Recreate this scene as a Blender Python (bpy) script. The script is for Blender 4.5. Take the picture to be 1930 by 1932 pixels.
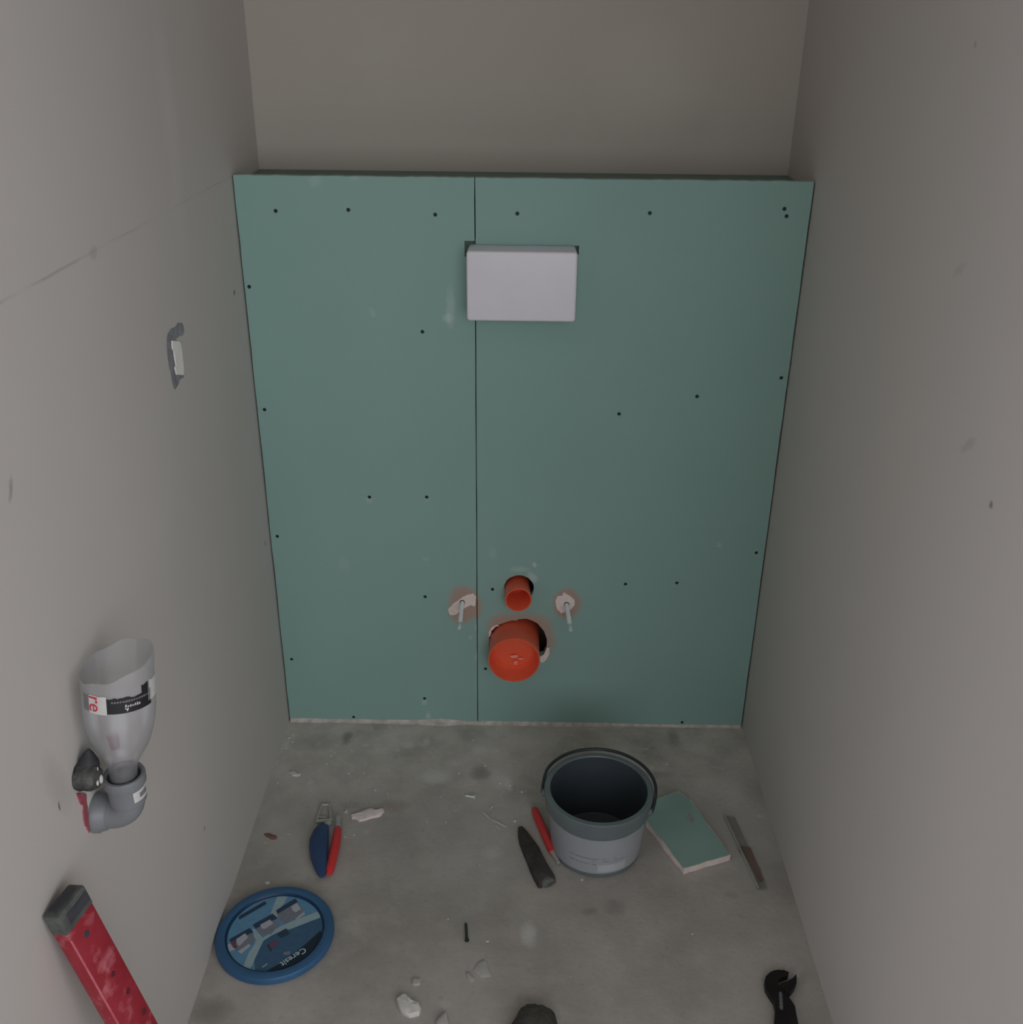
import bpy, bmesh, math, random
from mathutils import Vector, Matrix, noise
from mathutils.geometry import tessellate_polygon
random.seed(7)
S = bpy.context.scene
COL = S.collection
for o in list(bpy.data.objects): bpy.data.objects.remove(o)

# ------------------------------------------------------------------ camera, light, exposure
cam_d = bpy.data.cameras.new('camera'); cam = bpy.data.objects.new('camera', cam_d); COL.objects.link(cam)
cam_d.sensor_width = 36; cam_d.lens = 36*1923.15/1932; cam_d.clip_start = 0.02
cam.matrix_world = Matrix(((0.999886, -0.013926, 0.005857, 0.423630), (0.011359, 0.437372, -0.899209, -1.544730), (0.009961, 0.899173, 0.437480, 1.193291), (0.000000, 0.000000, 0.000000, 1.000000)))
S.camera = cam
w = bpy.data.worlds.new('world'); S.world = w; w.use_nodes = True
w.node_tree.nodes['Background'].inputs[0].default_value = (0.80, 0.90, 1.0, 1)
w.node_tree.nodes['Background'].inputs[1].default_value = 0.05
def area(name, loc, target, sx, sy, power, color):
    d = bpy.data.lights.new(name, 'AREA'); d.shape = 'RECTANGLE'; d.size = sx; d.size_y = sy; d.energy = power; d.color = color
    o = bpy.data.objects.new(name, d); COL.objects.link(o); o.location = loc
    o.rotation_euler = (Vector(target)-Vector(loc)).to_track_quat('-Z', 'Y').to_euler()
    return o
# soft daylight through the doorway behind the photographer; side lamps added for lateral light
area('daylight_fill', (0.90, -3.10, 1.25), (0.38, 0, 0.6), 1.8, 1.6, 27.0, (0.92, 0.95, 1.0))
area('daylight_fill', (-1.22, -1.95, 0.85), (1.0, -1.5, 0.75), 1.3, 0.8, 13.5, (0.90, 0.92, 1.0))
area('daylight_fill', (2.07, -2.30, 1.10), (-0.15, -1.9, 0.95), 1.9, 1.4, 22.0, (0.92, 0.94, 1.0))
S.view_settings.view_transform = 'Standard'; S.view_settings.look = 'None'; S.view_settings.gamma = 1
S.view_settings.use_curve_mapping = False
S.cycles.max_bounces = 7; S.cycles.diffuse_bounces = 4; S.cycles.glossy_bounces = 3; S.cycles.caustics_reflective = False
S.view_settings.exposure = -0.10

# ------------------------------------------------------------------ helpers
def srgb(r, g, b):
    f = lambda c: (c/12.92 if c <= 0.04045 else ((c+0.055)/1.055)**2.4)
    return (f(r/255), f(g/255), f(b/255), 1)
MATS = {}
class NT:
    def __init__(s, name):
        s.m = bpy.data.materials.new(name); s.m.use_nodes = True; s.t = s.m.node_tree; s.n = s.t.nodes; s.l = s.t.links
        s.b = s.n['Principled BSDF']; s.out = s.n['Material Output']; MATS[name] = s.m
        s.tc = s.n.new('ShaderNodeTexCoord')
    def noise(s, scale, detail=4, rough=0.55, vec=None):
        x = s.n.new('ShaderNodeTexNoise'); x.inputs['Scale'].default_value = scale; x.inputs['Detail'].default_value = detail
        x.inputs['Roughness'].default_value = rough; s.l.new(vec or s.tc.outputs['Object'], x.inputs['Vector']); return x.outputs['Fac']
    def ramp(s, fac, stops):
        x = s.n.new('ShaderNodeValToRGB'); s.l.new(fac, x.inputs[0]); e = x.color_ramp.elements
        e[0].position, e[0].color = stops[0]; e[1].position, e[1].color = stops[-1]
        for p, c in stops[1:-1]: q = e.new(p); q.color = c
        return x.outputs[0]
    def math(s, op, a, b=None, clamp=False):
        x = s.n.new('ShaderNodeMath'); x.operation = op; x.use_clamp = clamp
        for i, v in enumerate((a, b)):
            if v is None: continue
            if isinstance(v, (int, float)): x.inputs[i].default_value = v
            else: s.l.new(v, x.inputs[i])
        return x.outputs[0]
    def mix(s, fac, a, b):
        x = s.n.new('ShaderNodeMix'); x.data_type = 'RGBA'
        for i, v in ((0, fac), (6, a), (7, b)):
            if isinstance(v, (int, float, tuple)): x.inputs[i].default_value = v
            else: s.l.new(v, x.inputs[i])
        return x.outputs[2]
    def blobs(s, base, items, axes=(0, 1), wob=0.012, wscale=60):
        """stains with a shape of their own: (u, v, ru, rv, angle, colour, strength) in metres on the surface"""
        n = s.n.new('ShaderNodeTexNoise'); n.inputs['Scale'].default_value = wscale; n.inputs['Detail'].default_value = 3
        s.l.new(s.tc.outputs['Object'], n.inputs['Vector'])
        w_ = s.n.new('ShaderNodeVectorMath'); w_.operation = 'MULTIPLY_ADD'; s.l.new(n.outputs['Color'], w_.inputs[0])
        w_.inputs[1].default_value = (wob*2,)*3; w_.inputs[2].default_value = (-wob,)*3
        P = s.n.new('ShaderNodeVectorMath'); P.operation = 'ADD'; s.l.new(s.tc.outputs['Object'], P.inputs[0]); s.l.new(w_.outputs[0], P.inputs[1])
        third = 3-axes[0]-axes[1]
        for (u, v, ru, rv, a, col, st) in items:
            if st <= 0: continue
            mp = s.n.new('ShaderNodeMapping'); mp.vector_type = 'TEXTURE'; s.l.new(P.outputs[0], mp.inputs['Vector'])
            L_, S_, Q_ = [0, 0, 0], [1e5]*3, [0, 0, 0]
            L_[axes[0]], L_[axes[1]], S_[axes[0]], S_[axes[1]] = u, v, ru, rv
            Q_[third] = a if axes != (0, 2) else -a
            mp.inputs['Location'].default_value = L_; mp.inputs['Scale'].default_value = S_; mp.inputs['Rotation'].default_value = Q_
            ln = s.n.new('ShaderNodeVectorMath'); ln.operation = 'DOT_PRODUCT'; s.l.new(mp.outputs[0], ln.inputs[0]); s.l.new(mp.outputs[0], ln.inputs[1])
            mr = s.n.new('ShaderNodeMapRange'); mr.clamp = True; s.l.new(ln.outputs['Value'], mr.inputs['Value'])
            mr.inputs['From Min'].default_value = max(0.0, 1-1/st); mr.inputs['From Max'].default_value = 1.0
            mr.inputs['To Min'].default_value = min(1.0, st); mr.inputs['To Max'].default_value = 0.0
            base = s.mix(mr.outputs['Result'], base, col)
        return base
    def color(s, c):
        if isinstance(c, tuple): s.b.inputs['Base Color'].default_value = c
        else: s.l.new(c, s.b.inputs['Base Color'])
    def bump(s, h, strength=0.2, dist=0.001):
        x = s.n.new('ShaderNodeBump'); x.inputs['Strength'].default_value = strength; x.inputs['Distance'].default_value = dist
        s.l.new(h, x.inputs['Height']); s.l.new(x.outputs[0], s.b.inputs['Normal'])
    def set(s, **k):
        for a, v in k.items(): s.b.inputs[a.replace('_', ' ')].default_value = v
        return s
def plain(name, c1, c2=None, scale=60, rough=0.6, metal=0.0, bump=0.15, bdist=0.0006, spec=0.5):
    t = NT(name); c2 = c2 or tuple(min(1, x*1.12) for x in c1[:3])+(1,)
    f = t.noise(scale, 5); t.color(t.ramp(f, [(0.35, c1), (0.65, c2)])); t.bump(t.noise(scale*4, 3), bump, bdist)
    t.set(Roughness=rough, Metallic=metal); t.b.inputs['Specular IOR Level'].default_value = spec
    return t.m
def tag(o, label=None, cat=None, group=None, kind=None):
    if label: o['label'] = label
    if cat: o['category'] = cat
    if group: o['group'] = group
    if kind: o['kind'] = kind
    return o
def empty(name, loc, label, cat, group=None, mat=None):
    o = bpy.data.objects.new(name, None); COL.objects.link(o); o.empty_display_size = 0.02
    o.location = loc
    if mat is not None: o.matrix_world = mat
    return tag(o, label, cat, group)
def link(name, bm, mats, parent=None, smooth=False, normals=True):
    """vertices are given in the parent's local space"""
    if normals: bmesh.ops.recalc_face_normals(bm, faces=bm.faces)
    me = bpy.data.meshes.new(name); bm.to_mesh(me); bm.free()
    for m in (mats if isinstance(mats, (list, tuple)) else [mats]): me.materials.append(m if not isinstance(m, str) else MATS[m])
    if smooth:
        for p in me.polygons: p.use_smooth = True
        if hasattr(me, 'set_sharp_from_angle'): me.set_sharp_from_angle(angle=math.radians(38))
    o = bpy.data.objects.new(name, me); COL.objects.link(o)
    if parent is not None: o.parent = parent
    return o
def rel(o, loc):
    """move origin of a top-level mesh to loc"""
    o.data.transform(Matrix.Translation(-Vector(loc))); o.location = loc; return o
def bx(bm, a, b, bevel=0, seg=2, mi=0):
    vs = [bm.verts.new((x, y, z)) for z in (a[2], b[2]) for y in (a[1], b[1]) for x in (a[0], b[0])]
    fs = [bm.faces.new([vs[i] for i in q]) for q in ((0,2,3,1), (4,5,7,6), (0,1,5,4), (2,6,7,3), (0,4,6,2), (1,3,7,5))]
    for f in fs: f.material_index = mi
    if bevel: bmesh.ops.bevel(bm, geom=list({e for f in fs for e in f.edges}), offset=bevel, segments=seg, profile=0.5, affect='EDGES')
    return bm
def frame_of(d):
    d = Vector(d).normalized(); a = Vector((0, 0, 1)) if abs(d.z) < 0.9 else Vector((1, 0, 0))
    u = d.cross(a).normalized(); return u, d.cross(u).normalized(), d
def lathe(bm, o, axis, prof, n=40, caps=(False, False), mi=0, u=None, v=None, ang=(0, 2*math.pi)):
    """prof = [(s along the axis, radius)]"""
    U, V, D = frame_of(axis)
    if u is not None: U, V = Vector(u), Vector(v)
    o = Vector(o); full = abs(ang[1]-ang[0]-2*math.pi) < 1e-6; m = n if full else n+1; rings = []
    for s, r in prof:
        rings.append([bm.verts.new(o+D*s+(U*math.cos(ang[0]+(ang[1]-ang[0])*i/n)+V*math.sin(ang[0]+(ang[1]-ang[0])*i/n))*r) for i in range(m)])
    for a, b in zip(rings, rings[1:]):
        for i in range(n):
            j = (i+1) % m; f = bm.faces.new((a[i], a[j], b[j], b[i])); f.material_index = mi
    if caps[0]: bm.faces.new(rings[0]).material_index = mi
    if caps[1]: bm.faces.new(rings[-1]).material_index = mi
    return rings
def tube(bm, pts, rad, n=16, flat=1.0, mi=0, up=(0, 0, 1)):
    """swept round or flattened bar with its own radius at each point; ends closed"""
    pts = [Vector(p) for p in pts]; rings = []
    for i, p in enumerate(pts):
        t = (pts[min(i+1, len(pts)-1)]-pts[max(i-1, 0)]).normalized(); uu = Vector(up)
        s = t.cross(uu)
        if s.length < 1e-4: s = t.cross(Vector((1, 0, 0)))
        s.normalize(); q = s.cross(t).normalized(); r = rad[i] if isinstance(rad, (list, tuple)) else rad
        rings.append([bm.verts.new(p+s*math.cos(a)*r+q*math.sin(a)*r*flat) for a in [2*math.pi*k/n for k in range(n)]])
    for a, b in zip(rings, rings[1:]):
        for i in range(n): bm.faces.new((a[i], a[(i+1) % n], b[(i+1) % n], b[i])).material_index = mi
    bm.faces.new(rings[0]).material_index = mi; bm.faces.new(rings[-1][::-1]).material_index = mi
def slab(bm, outer, holes, lo, hi, to3, mi=0, mi_side=None):
    """flat plate with real holes: 2D loops filled, given thickness between lo and hi"""
    mi_side = mi if mi_side is None else mi_side
    t = bmesh.new()
    for lp in [outer]+list(holes):
        vs = [t.verts.new((p[0], p[1], 0)) for p in lp]
        for i in range(len(vs)): t.edges.new((vs[i], vs[(i+1) % len(vs)]))
    bmesh.ops.triangle_fill(t, use_beauty=True, use_dissolve=False, edges=t.edges[:])
    t.verts.index_update(); vv = [v.co.copy() for v in t.verts]; ff = [[v.index for v in f.verts] for f in t.faces]
    be = [(e.verts[0].index, e.verts[1].index) for e in t.edges if len(e.link_faces) == 1]; t.free()
    A = [bm.verts.new(to3(v.x, v.y, lo)) for v in vv]; B = [bm.verts.new(to3(v.x, v.y, hi)) for v in vv]
    for f in ff:
        bm.faces.new([A[i] for i in f]).material_index = mi_side
        bm.faces.new([B[i] for i in reversed(f)]).material_index = mi
    for a, b in be: bm.faces.new((A[a], A[b], B[b], B[a])).material_index = mi_side
def circ(cx, cz, r, n=14, jag=0, sq=1): return [(cx+r*(1+random.uniform(-jag, jag))*math.cos(2*math.pi*i/n), cz+r*sq*(1+random.uniform(-jag, jag))*math.sin(2*math.pi*i/n)) for i in range(n)]
def rough_loop(pts, sub=3, amp=0.0006):
    out = []
    for i, a in enumerate(pts):
        b = pts[(i+1) % len(pts)]
        for k in range(sub):
            t = k/sub; out.append((a[0]+(b[0]-a[0])*t+random.uniform(-amp, amp), a[1]+(b[1]-a[1])*t+random.uniform(-amp, amp)))
    return out
FRONT = lambda u, v, h: (u, -h, v)      # plate on the board plane y=0, h towards the viewer
LEFTW = lambda u, v, h: (h, u, v)       # plate on the left wall plane x=0
FLOOR = lambda u, v, h: (u, v, h)
def pebble(bm, poly, h, dome=0.6, amp=0.0008):
    """broken flat piece: outline on the ground, chamfered and bumpy top"""
    cx = sum(p[0] for p in poly)/len(poly); cy = sum(p[1] for p in poly)/len(poly); R = []
    for k, (s, z) in enumerate(((0.97, 0.0), (1.0, h*0.45), (0.9, h*0.85), (dome, h), )):
        R.append([bm.verts.new((cx+(p[0]-cx)*s, cy+(p[1]-cy)*s, z+(random.uniform(-amp, amp) if k > 1 else 0))) for p in poly])
    n = len(poly)
    for a, b in zip(R, R[1:]):
        for i in range(n): bm.faces.new((a[i], a[(i+1) % n], b[(i+1) % n], b[i]))
    bm.faces.new(R[0]); c = bm.verts.new((cx, cy, h*1.02))
    for i in range(n): bm.faces.new((R[-1][i], R[-1][(i+1) % n], c))
def text_mesh(body, size, shear=0.0, bold=0.0):
    cu = bpy.data.curves.new('txt', 'FONT'); cu.body = body; cu.size = size; cu.shear = shear; cu.offset = bold; cu.resolution_u = 3
    o = bpy.data.objects.new('txt', cu); COL.objects.link(o); bpy.context.view_layer.update()
    me = bpy.data.meshes.new_from_object(o.evaluated_get(bpy.context.evaluated_depsgraph_get()))
    vs = [v.co.copy() for v in me.vertices]; fs = [tuple(p.vertices) for p in me.polygons]
    bpy.data.objects.remove(o); bpy.data.meshes.remove(me)
    x0 = min(v.x for v in vs); x1 = max(v.x for v in vs); y0 = min(v.y for v in vs); y1 = max(v.y for v in vs)
    return [((v.x-x0), (v.y-y0)) for v in vs], fs, x1-x0, y1-y0

# ------------------------------------------------------------------ materials
DUST = srgb(196, 192, 186)
def wall_mat(name, c, marks, axes, seam=None):
    t = NT(name); c1 = tuple(x*0.965 for x in c[:3])+(1,)
    base = t.ramp(t.noise(2.2, 3), [(0.3, c1), (0.7, c)])
    base = t.mix(t.math('MULTIPLY', t.ramp(t.noise(9, 4), [(0.55, (0, 0, 0, 1)), (0.75, (1, 1, 1, 1))]), 0.05), base, srgb(225, 222, 215))
    h = t.noise(45, 4)
    if seam:
        sep = t.n.new('ShaderNodeSeparateXYZ'); t.l.new(t.tc.outputs['Object'], sep.inputs[0])
        wv = t.math('MULTIPLY', t.math('SUBTRACT', t.noise(14, 2), 0.5), 0.004)
        d = t.math('ABSOLUTE', t.math('SUBTRACT', t.math('ADD', sep.outputs[2], wv), seam))
        ln = t.math('SUBTRACT', 1.0, t.math('MULTIPLY', d, 1/0.0022), True)
        vis = t.ramp(t.noise(11, 3), [(0.36, (0.12, 0.12, 0.12, 1)), (0.62, (1, 1, 1, 1))])
        near = t.math('MULTIPLY', t.math('SUBTRACT', -0.40, sep.outputs[1]), 2.4, True)
        vis = t.math('MULTIPLY', vis, t.math('ADD', 0.35, t.math('MULTIPLY', near, 0.65)))
        base = t.mix(t.math('MULTIPLY', t.math('MULTIPLY', ln, vis), 0.5), base, srgb(110, 106, 102))
        h = t.math('SUBTRACT', t.math('MULTIPLY', h, 0.5), t.math('MULTIPLY', ln, 0.8))
    t.color(t.blobs(base, marks, axes, 0.004, 90)); t.bump(h, 0.12, 0.001); t.set(Roughness=0.85)
    t.b.inputs['Specular IOR Level'].default_value = 0.25
    return t.m
GREY = srgb(120, 117, 114); DGREY = srgb(90, 88, 88)
WALLC = srgb(206, 200, 195)
def lm_(u, v, ru, rv, a, c, s): return (u, v, ru, rv, a, c, s)
wall_mat('wall_left_plaster', WALLC, [
    (-0.7753, 0.8341, 0.004, 0.014, -0.5, GREY, 0.5), (-0.0506, 0.8212, 0.006, 0.005, 0, GREY, 1.0), (-0.0314, 0.3921, 0.006, 0.006, 0, srgb(150,125,118), 0.6),
    (-0.8144, 0.5256, 0.003, 0.006, 0, GREY, 1.2), (-0.4803, 0.1864, 0.005, 0.005, 0, GREY, 0.6), (-0.8093, 0.5477, 0.02, 0.05, 0.3, srgb(168,163,157), 0.35),
    (-0.2433, 1.0986, 0.035, 0.13, 0.0, srgb(224,221,216), 0.22), (-0.2543, 0.9586, 0.03, 0.07, 0.1, srgb(224,221,216), 0.12), (-0.5291, 0.9788, 0.012, 0.008, 0, GREY, 0.25),
    (-0.3625, 0.7979, 0.012, 0.02, 0, srgb(225,222,216), 0.0), (0.2655, 1.1895, 0.01, 0.03, 0, GREY, 0.2), (-0.7595, 0.4809, 0.014, 0.026, 0, srgb(228,226,220), 0.8)], (1, 2), seam=0.9795)
wall_mat('wall_right_plaster', WALLC, [
    (-0.6435, 0.8319, 0.022, 0.006, -0.7, GREY, 0.22), (-0.7105, 0.8021, 0.0045, 0.0045, 0, GREY, 0.8), (-0.5457, 0.9753, 0.02, 0.006, -0.6, GREY, 0.15),
    (-0.4803, 1.1739, 0.004, 0.004, 0, GREY, 0.4)], (1, 2))
wall_mat('wall_back_plaster', srgb(184, 177, 167), [(0.3, 1.05, 0.25, 0.03, 0.1, srgb(180,174,165), 0.15), (0.62, 1.1, 0.1, 0.1, 0.4, srgb(212,206,196), 0.2)], (0, 2))
wall_mat('ceiling_plaster', srgb(215, 212, 206), [], (0, 1))

t = NT('concrete_floor')
n1 = t.noise(3.5, 5, 0.6); n2 = t.noise(22, 6, 0.65); n3 = t.noise(120, 4, 0.6)
base = t.ramp(n1, [(0.32, srgb(152, 146, 139)), (0.5, srgb(172, 166, 159)), (0.68, srgb(190, 184, 177))])
base = t.mix(t.math('MULTIPLY', t.ramp(n2, [(0.5, (0, 0, 0, 1)), (0.7, (1, 1, 1, 1))]), 0.5), base, srgb(190, 184, 176))
base = t.mix(t.math('MULTIPLY', t.ramp(n3, [(0.3, (1, 1, 1, 1)), (0.42, (0, 0, 0, 1))]), 0.3), base, srgb(138, 132, 125))
sep = t.n.new('ShaderNodeSeparateXYZ'); t.l.new(t.tc.outputs['Object'], sep.inputs[0])
zone = t.math('MULTIPLY', t.math('ADD', sep.outputs[1], 0.26), 5.0, True)       # plaster dust lying towards the boards
spk = t.ramp(t.noise(55, 5, 0.7), [(0.58, (0, 0, 0, 1)), (0.68, (1, 1, 1, 1))])
base = t.mix(t.math('MULTIPLY', t.math('MULTIPLY', zone, spk), 0.9), base, srgb(214, 208, 200))
base = t.mix(t.math('MULTIPLY', zone, t.math('MULTIPLY', t.ramp(t.noise(14, 4, 0.6), [(0.35, (0.15, 0.15, 0.15, 1)), (0.65, (1, 1, 1, 1))]), 0.75)), base, srgb(212, 204, 196))
W1, W2, D1, D2, BR = srgb(208, 204, 198), srgb(226, 221, 215), srgb(112, 110, 103), srgb(96, 92, 87), srgb(140, 104, 94)
fl = [(0.3638, -0.1386, 0.0216, 0.0224, 0.00, D1, 0.55), (0.2876, -0.1514, 0.0360, 0.0210, 0.00, W1, 0.95), (0.4013, -0.1570, 0.0220, 0.0280, 0.30, W1, 0.90), (0.4153, -0.1675, 0.0090, 0.0168, 0.00, W2, 0.60), (0.4480, -0.4858, 0.0144, 0.0270, 0.00, W1, 0.80), (0.1174, -0.0496, 0.0108, 0.0224, 0.00, D1, 0.55), (0.0660, -0.0615, 0.0600, 0.0300, 0.00, D1, 0.25), (0.0098, -0.0703, 0.0070, 0.0390, -0.25, W1, 0.80), (0.3836, -0.5472, 0.0182, 0.0234, 0.00, W1, 0.15), (0.3359, -0.6049, 0.0098, 0.0080, 0.00, W1, 0.30), (0.5770, -0.4343, 0.0208, 0.0176, -0.50, D2, 0.35), (0.5370, -0.4432, 0.0160, 0.0100, 0.00, D2, 0.30), (0.2248, -0.2244, 0.0270, 0.0182, 0.00, BR, 0.35), (0.1490, -0.2235, 0.0180, 0.0104, 0.00, BR, 0.30), (0.7168, -0.0307, 0.0140, 0.0320, 0.00, D1, 0.50), (0.5905, -0.0182, 0.1200, 0.0160, 0.00, W1, 0.00), (0.6750, -0.1369, 0.0360, 0.0112, 0.00, D2, 0.30), (0.0263, -0.6189, 0.0350, 0.0240, 0.00, D2, 0.45), (0.7282, -0.2446, 0.0144, 0.0260, 0.00, W1, 0.00), (0.1846, -0.2871, 0.0072, 0.0088, 0.00, W1, 0.30), (0.3923, -0.3292, 0.0208, 0.0176, 0.00, W1, 0.45), (0.4516, -0.2320, 0.0180, 0.0208, 0.00, W1, 0.40), (0.1047, -0.1192, 0.0300, 0.0140, 0.00, W1, 0.15), (0.1913, -0.0585, 0.0600, 0.0450, 0.00, W1, 0.15), (0.8562, -0.1575, 0.0540, 0.0780, 0.00, D1, 0.20), (0.0718, -0.1686, 0.0072, 0.0112, 0.00, W1, 0.50), (0.1129, -0.1677, 0.0081, 0.0112, 0.00, W1, 0.35), (0.2307, -0.0651, 0.0140, 0.0135, 0.00, W1, 0.80), (0.2638, -0.0568, 0.0072, 0.0180, 0.00, W1, 0.80), (0.3614, -0.0769, 0.0180, 0.0180, 0.00, W1, 0.80), (0.1845, -0.0811, 0.0140, 0.0120, 0.00, W1, 0.60), (0.3937, -0.0230, 0.0270, 0.0150, 0.00, W1, 0.50), (0.3205, -0.1142, 0.0270, 0.0140, 0.00, W1, 0.40), (0.5163, -0.3763, 0.0160, 0.0088, 0.00, D1, 0.20), (0.3932, -0.3626, 0.0126, 0.0088, 0.00, W1, 0.20), (0.4501, -0.5389, 0.0070, 0.0048, 0.00, W1, 0.20), (0.7554, -0.4082, 0.0144, 0.0088, 0.00, D1, 0.25), (0.7039, -0.3777, 0.0080, 0.0066, 0.00, W1, 0.35)]
t.color(t.blobs(base, fl, (0, 1), 0.006, 70))
t.bump(t.math('ADD', t.noise(30, 6), t.math('MULTIPLY', n3, 0.4)), 0.35, 0.002); t.set(Roughness=0.78); t.b.inputs['Specular IOR Level'].default_value = 0.35

t = NT('green_board_paper')
f1 = t.noise(3, 3); f2 = t.noise(260, 2)
base = t.ramp(f1, [(0.3, srgb(142, 175, 167)), (0.7, srgb(148, 180, 172))])
base = t.mix(t.math('MULTIPLY', f2, 0.12), base, srgb(126, 158, 150))
P1 = srgb(196, 212, 206); TP = srgb(174, 152, 139)   # P1 powder, TP torn brown paper
bd = [(0.3350, 0.2618, 0.0306, 0.0408, 0.35, TP, 2.00), (0.3245, 0.2463, 0.0238, 0.0323, 0.00, TP, 1.60), (0.5124, 0.2637, 0.0289, 0.0357, 0.00, TP, 1.90), (0.4332, 0.1894, 0.0663, 0.0527, 0.00, TP, 1.80), (0.4489, 0.2176, 0.0476, 0.0306, 0.00, TP, 1.20), (0.4035, 0.2168, 0.0374, 0.0306, 0.00, TP, 1.30), (0.4781, 0.1789, 0.0204, 0.0374, 0.00, TP, 0.60), (0.3164, 0.7898, 0.0085, 0.0382, 0.00, P1, 0.35), (0.3121, 0.7732, 0.0085, 0.0102, 0.00, P1, 0.60), (0.1961, 0.7800, 0.0051, 0.0102, 0.30, P1, 0.25), (0.4540, 0.3415, 0.0051, 0.0068, 0.00, P1, 0.70), (0.4517, 0.3152, 0.0102, 0.0153, 0.50, P1, 0.55), (0.4284, 0.3317, 0.0204, 0.0068, 0.00, P1, 0.35), (0.7690, 0.3848, 0.0068, 0.0059, 0.00, P1, 0.35), (0.1254, 0.3362, 0.0119, 0.0204, 0.40, P1, 0.15), (0.1749, 0.4608, 0.0076, 0.0068, 0.00, P1, 0.30), (0.2711, 0.4623, 0.0059, 0.0051, 0.00, P1, 0.20), (0.2562, 0.0478, 0.0068, 0.0085, 0.00, P1, 0.50), (0.2623, 0.0164, 0.0068, 0.0119, 0.00, P1, 0.50), (0.3525, 0.2115, 0.0025, 0.0102, 0.00, P1, 0.50), (0.3522, 0.1482, 0.0025, 0.0102, 0.00, P1, 0.35), (0.3429, 0.1901, 0.0051, 0.0051, 0.00, P1, 0.35), (0.3825, 0.3612, 0.0085, 0.0153, 0.00, P1, 0.20), (0.1223, 0.9753, 0.0119, 0.0119, 0.00, P1, 0.25), (0.1790, 0.9789, 0.0085, 0.0051, 0.00, P1, 0.25), (0.2663, 0.3489, 0.0068, 0.0068, 0.00, P1, 0.20), (0.1735, 0.9906, 0.0042, 0.0042, 0.00, P1, 0.00)]
t.color(t.blobs(base, bd, (0, 2), 0.005, 110)); t.bump(f2, 0.06, 0.0004); t.set(Roughness=0.72); t.b.inputs['Specular IOR Level'].default_value = 0.3
plain('green_board_edge', srgb(150, 172, 165), srgb(170, 188, 182), 90, 0.9, 0, 0.5, 0.001)
plain('gypsum_core', srgb(232, 214, 207), srgb(244, 228, 221), 120, 0.95, 0, 0.6, 0.001)
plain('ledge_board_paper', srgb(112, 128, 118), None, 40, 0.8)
plain('white_plastic', srgb(232, 228, 236), srgb(235, 231, 239), 20, 0.38, 0, 0.02)
plain('orange_plastic', srgb(236, 102, 70), srgb(240, 108, 76), 30, 0.33, 0, 0.03)
plain('zinc_steel', srgb(236, 244, 244), srgb(244, 250, 250), 200, 0.3, 0.1)
plain('black_screw', srgb(34, 48, 48), srgb(40, 56, 56), 200, 0.5, 0.4)
plain('grey_plastic', srgb(122, 124, 128), srgb(128, 130, 134), 30, 0.42, 0, 0.05)
plain('dark_rubber', srgb(44, 44, 48), srgb(58, 58, 62), 80, 0.7)
plain('black_fitting', srgb(26, 29, 30), srgb(88, 88, 86), 75, 0.65, 0, 0.7, 0.002)
plain('cream_plaster', srgb(214, 210, 202), None, 80, 0.95)
plain('red_tape', srgb(150, 66, 80), srgb(170, 92, 100), 60, 0.7)
t = NT('level_red')
base = t.ramp(t.noise(26, 4), [(0.35, srgb(146, 28, 42)), (0.65, srgb(158, 42, 56))])
base = t.mix(t.math('MULTIPLY', t.ramp(t.noise(38, 5, 0.65), [(0.54, (0, 0, 0, 1)), (0.72, (1, 1, 1, 1))]), 0.75), base, srgb(204, 120, 130))
t.color(base); t.bump(t.noise(90, 3), 0.25, 0.0005); t.set(Roughness=0.45)
plain('pit_dark_red', srgb(96, 24, 34), None, 60, 0.6)
plain('level_edge_wear', srgb(190, 84, 100), srgb(205, 112, 124), 90, 0.6)
plain('level_cap_grey', srgb(72, 76, 73), srgb(104, 108, 102), 50, 0.7, 0, 0.5)
plain('level_cap_dark', srgb(52, 53, 60), srgb(66, 66, 74), 60, 0.6)
plain('blue_lid_plastic', srgb(50, 90, 128), srgb(56, 100, 140), 8, 0.38, 0, 0.03)
plain('dark_blue_plastic', srgb(18, 52, 82), srgb(22, 58, 90), 20, 0.45, 0, 0.03)
plain('blue_handle_plastic', srgb(44, 66, 104), srgb(50, 74, 114), 20, 0.4)
plain('red_handle_plastic', srgb(212, 52, 54), srgb(218, 60, 60), 20, 0.38)
plain('rod_sleeve_clear', srgb(182, 204, 200), None, 100, 0.3)
plain('clear_plastic', srgb(158, 157, 152), srgb(176, 175, 170), 100, 0.35)
plain('dark_worn_wood', srgb(52, 45, 43), srgb(78, 74, 70), 40, 0.8, 0, 0.6, 0.0015)
plain('dark_steel', srgb(40, 36, 38), srgb(50, 46, 46), 60, 0.42, 0.6, 0.2)
plain('bright_steel', srgb(130, 130, 130), None, 60, 0.35, 0.6)
plain('bucket_grey', srgb(104, 115, 117), srgb(112, 123, 125), 20, 0.42, 0, 0.04)
plain('bucket_inside', srgb(66, 74, 80), srgb(72, 80, 86), 14, 0.5, 0, 0.06)
plain('bucket_handle_dark', srgb(40, 48, 50), None, 20, 0.45)
plain('strip_grey', srgb(128, 124, 114), srgb(140, 136, 126), 30, 0.8, 0, 0.3)
plain('strip_brown', srgb(112, 94, 84), srgb(122, 102, 92), 30, 0.85, 0, 0.3)
plain('dark_cloth', srgb(62, 60, 56), srgb(84, 82, 76), 30, 0.95, 0, 0.8, 0.003)
plain('filler_grey', srgb(124, 126, 134), srgb(160, 159, 160), 70, 0.9, 0, 0.4)
plain('brown_scrap_paint', srgb(120, 82, 74), srgb(134, 98, 88), 80, 0.8)
t = NT('bucket_label')
base = t.ramp(t.noise(6, 3), [(0.3, srgb(158, 162, 168)), (0.7, srgb(172, 175, 180))])
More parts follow.
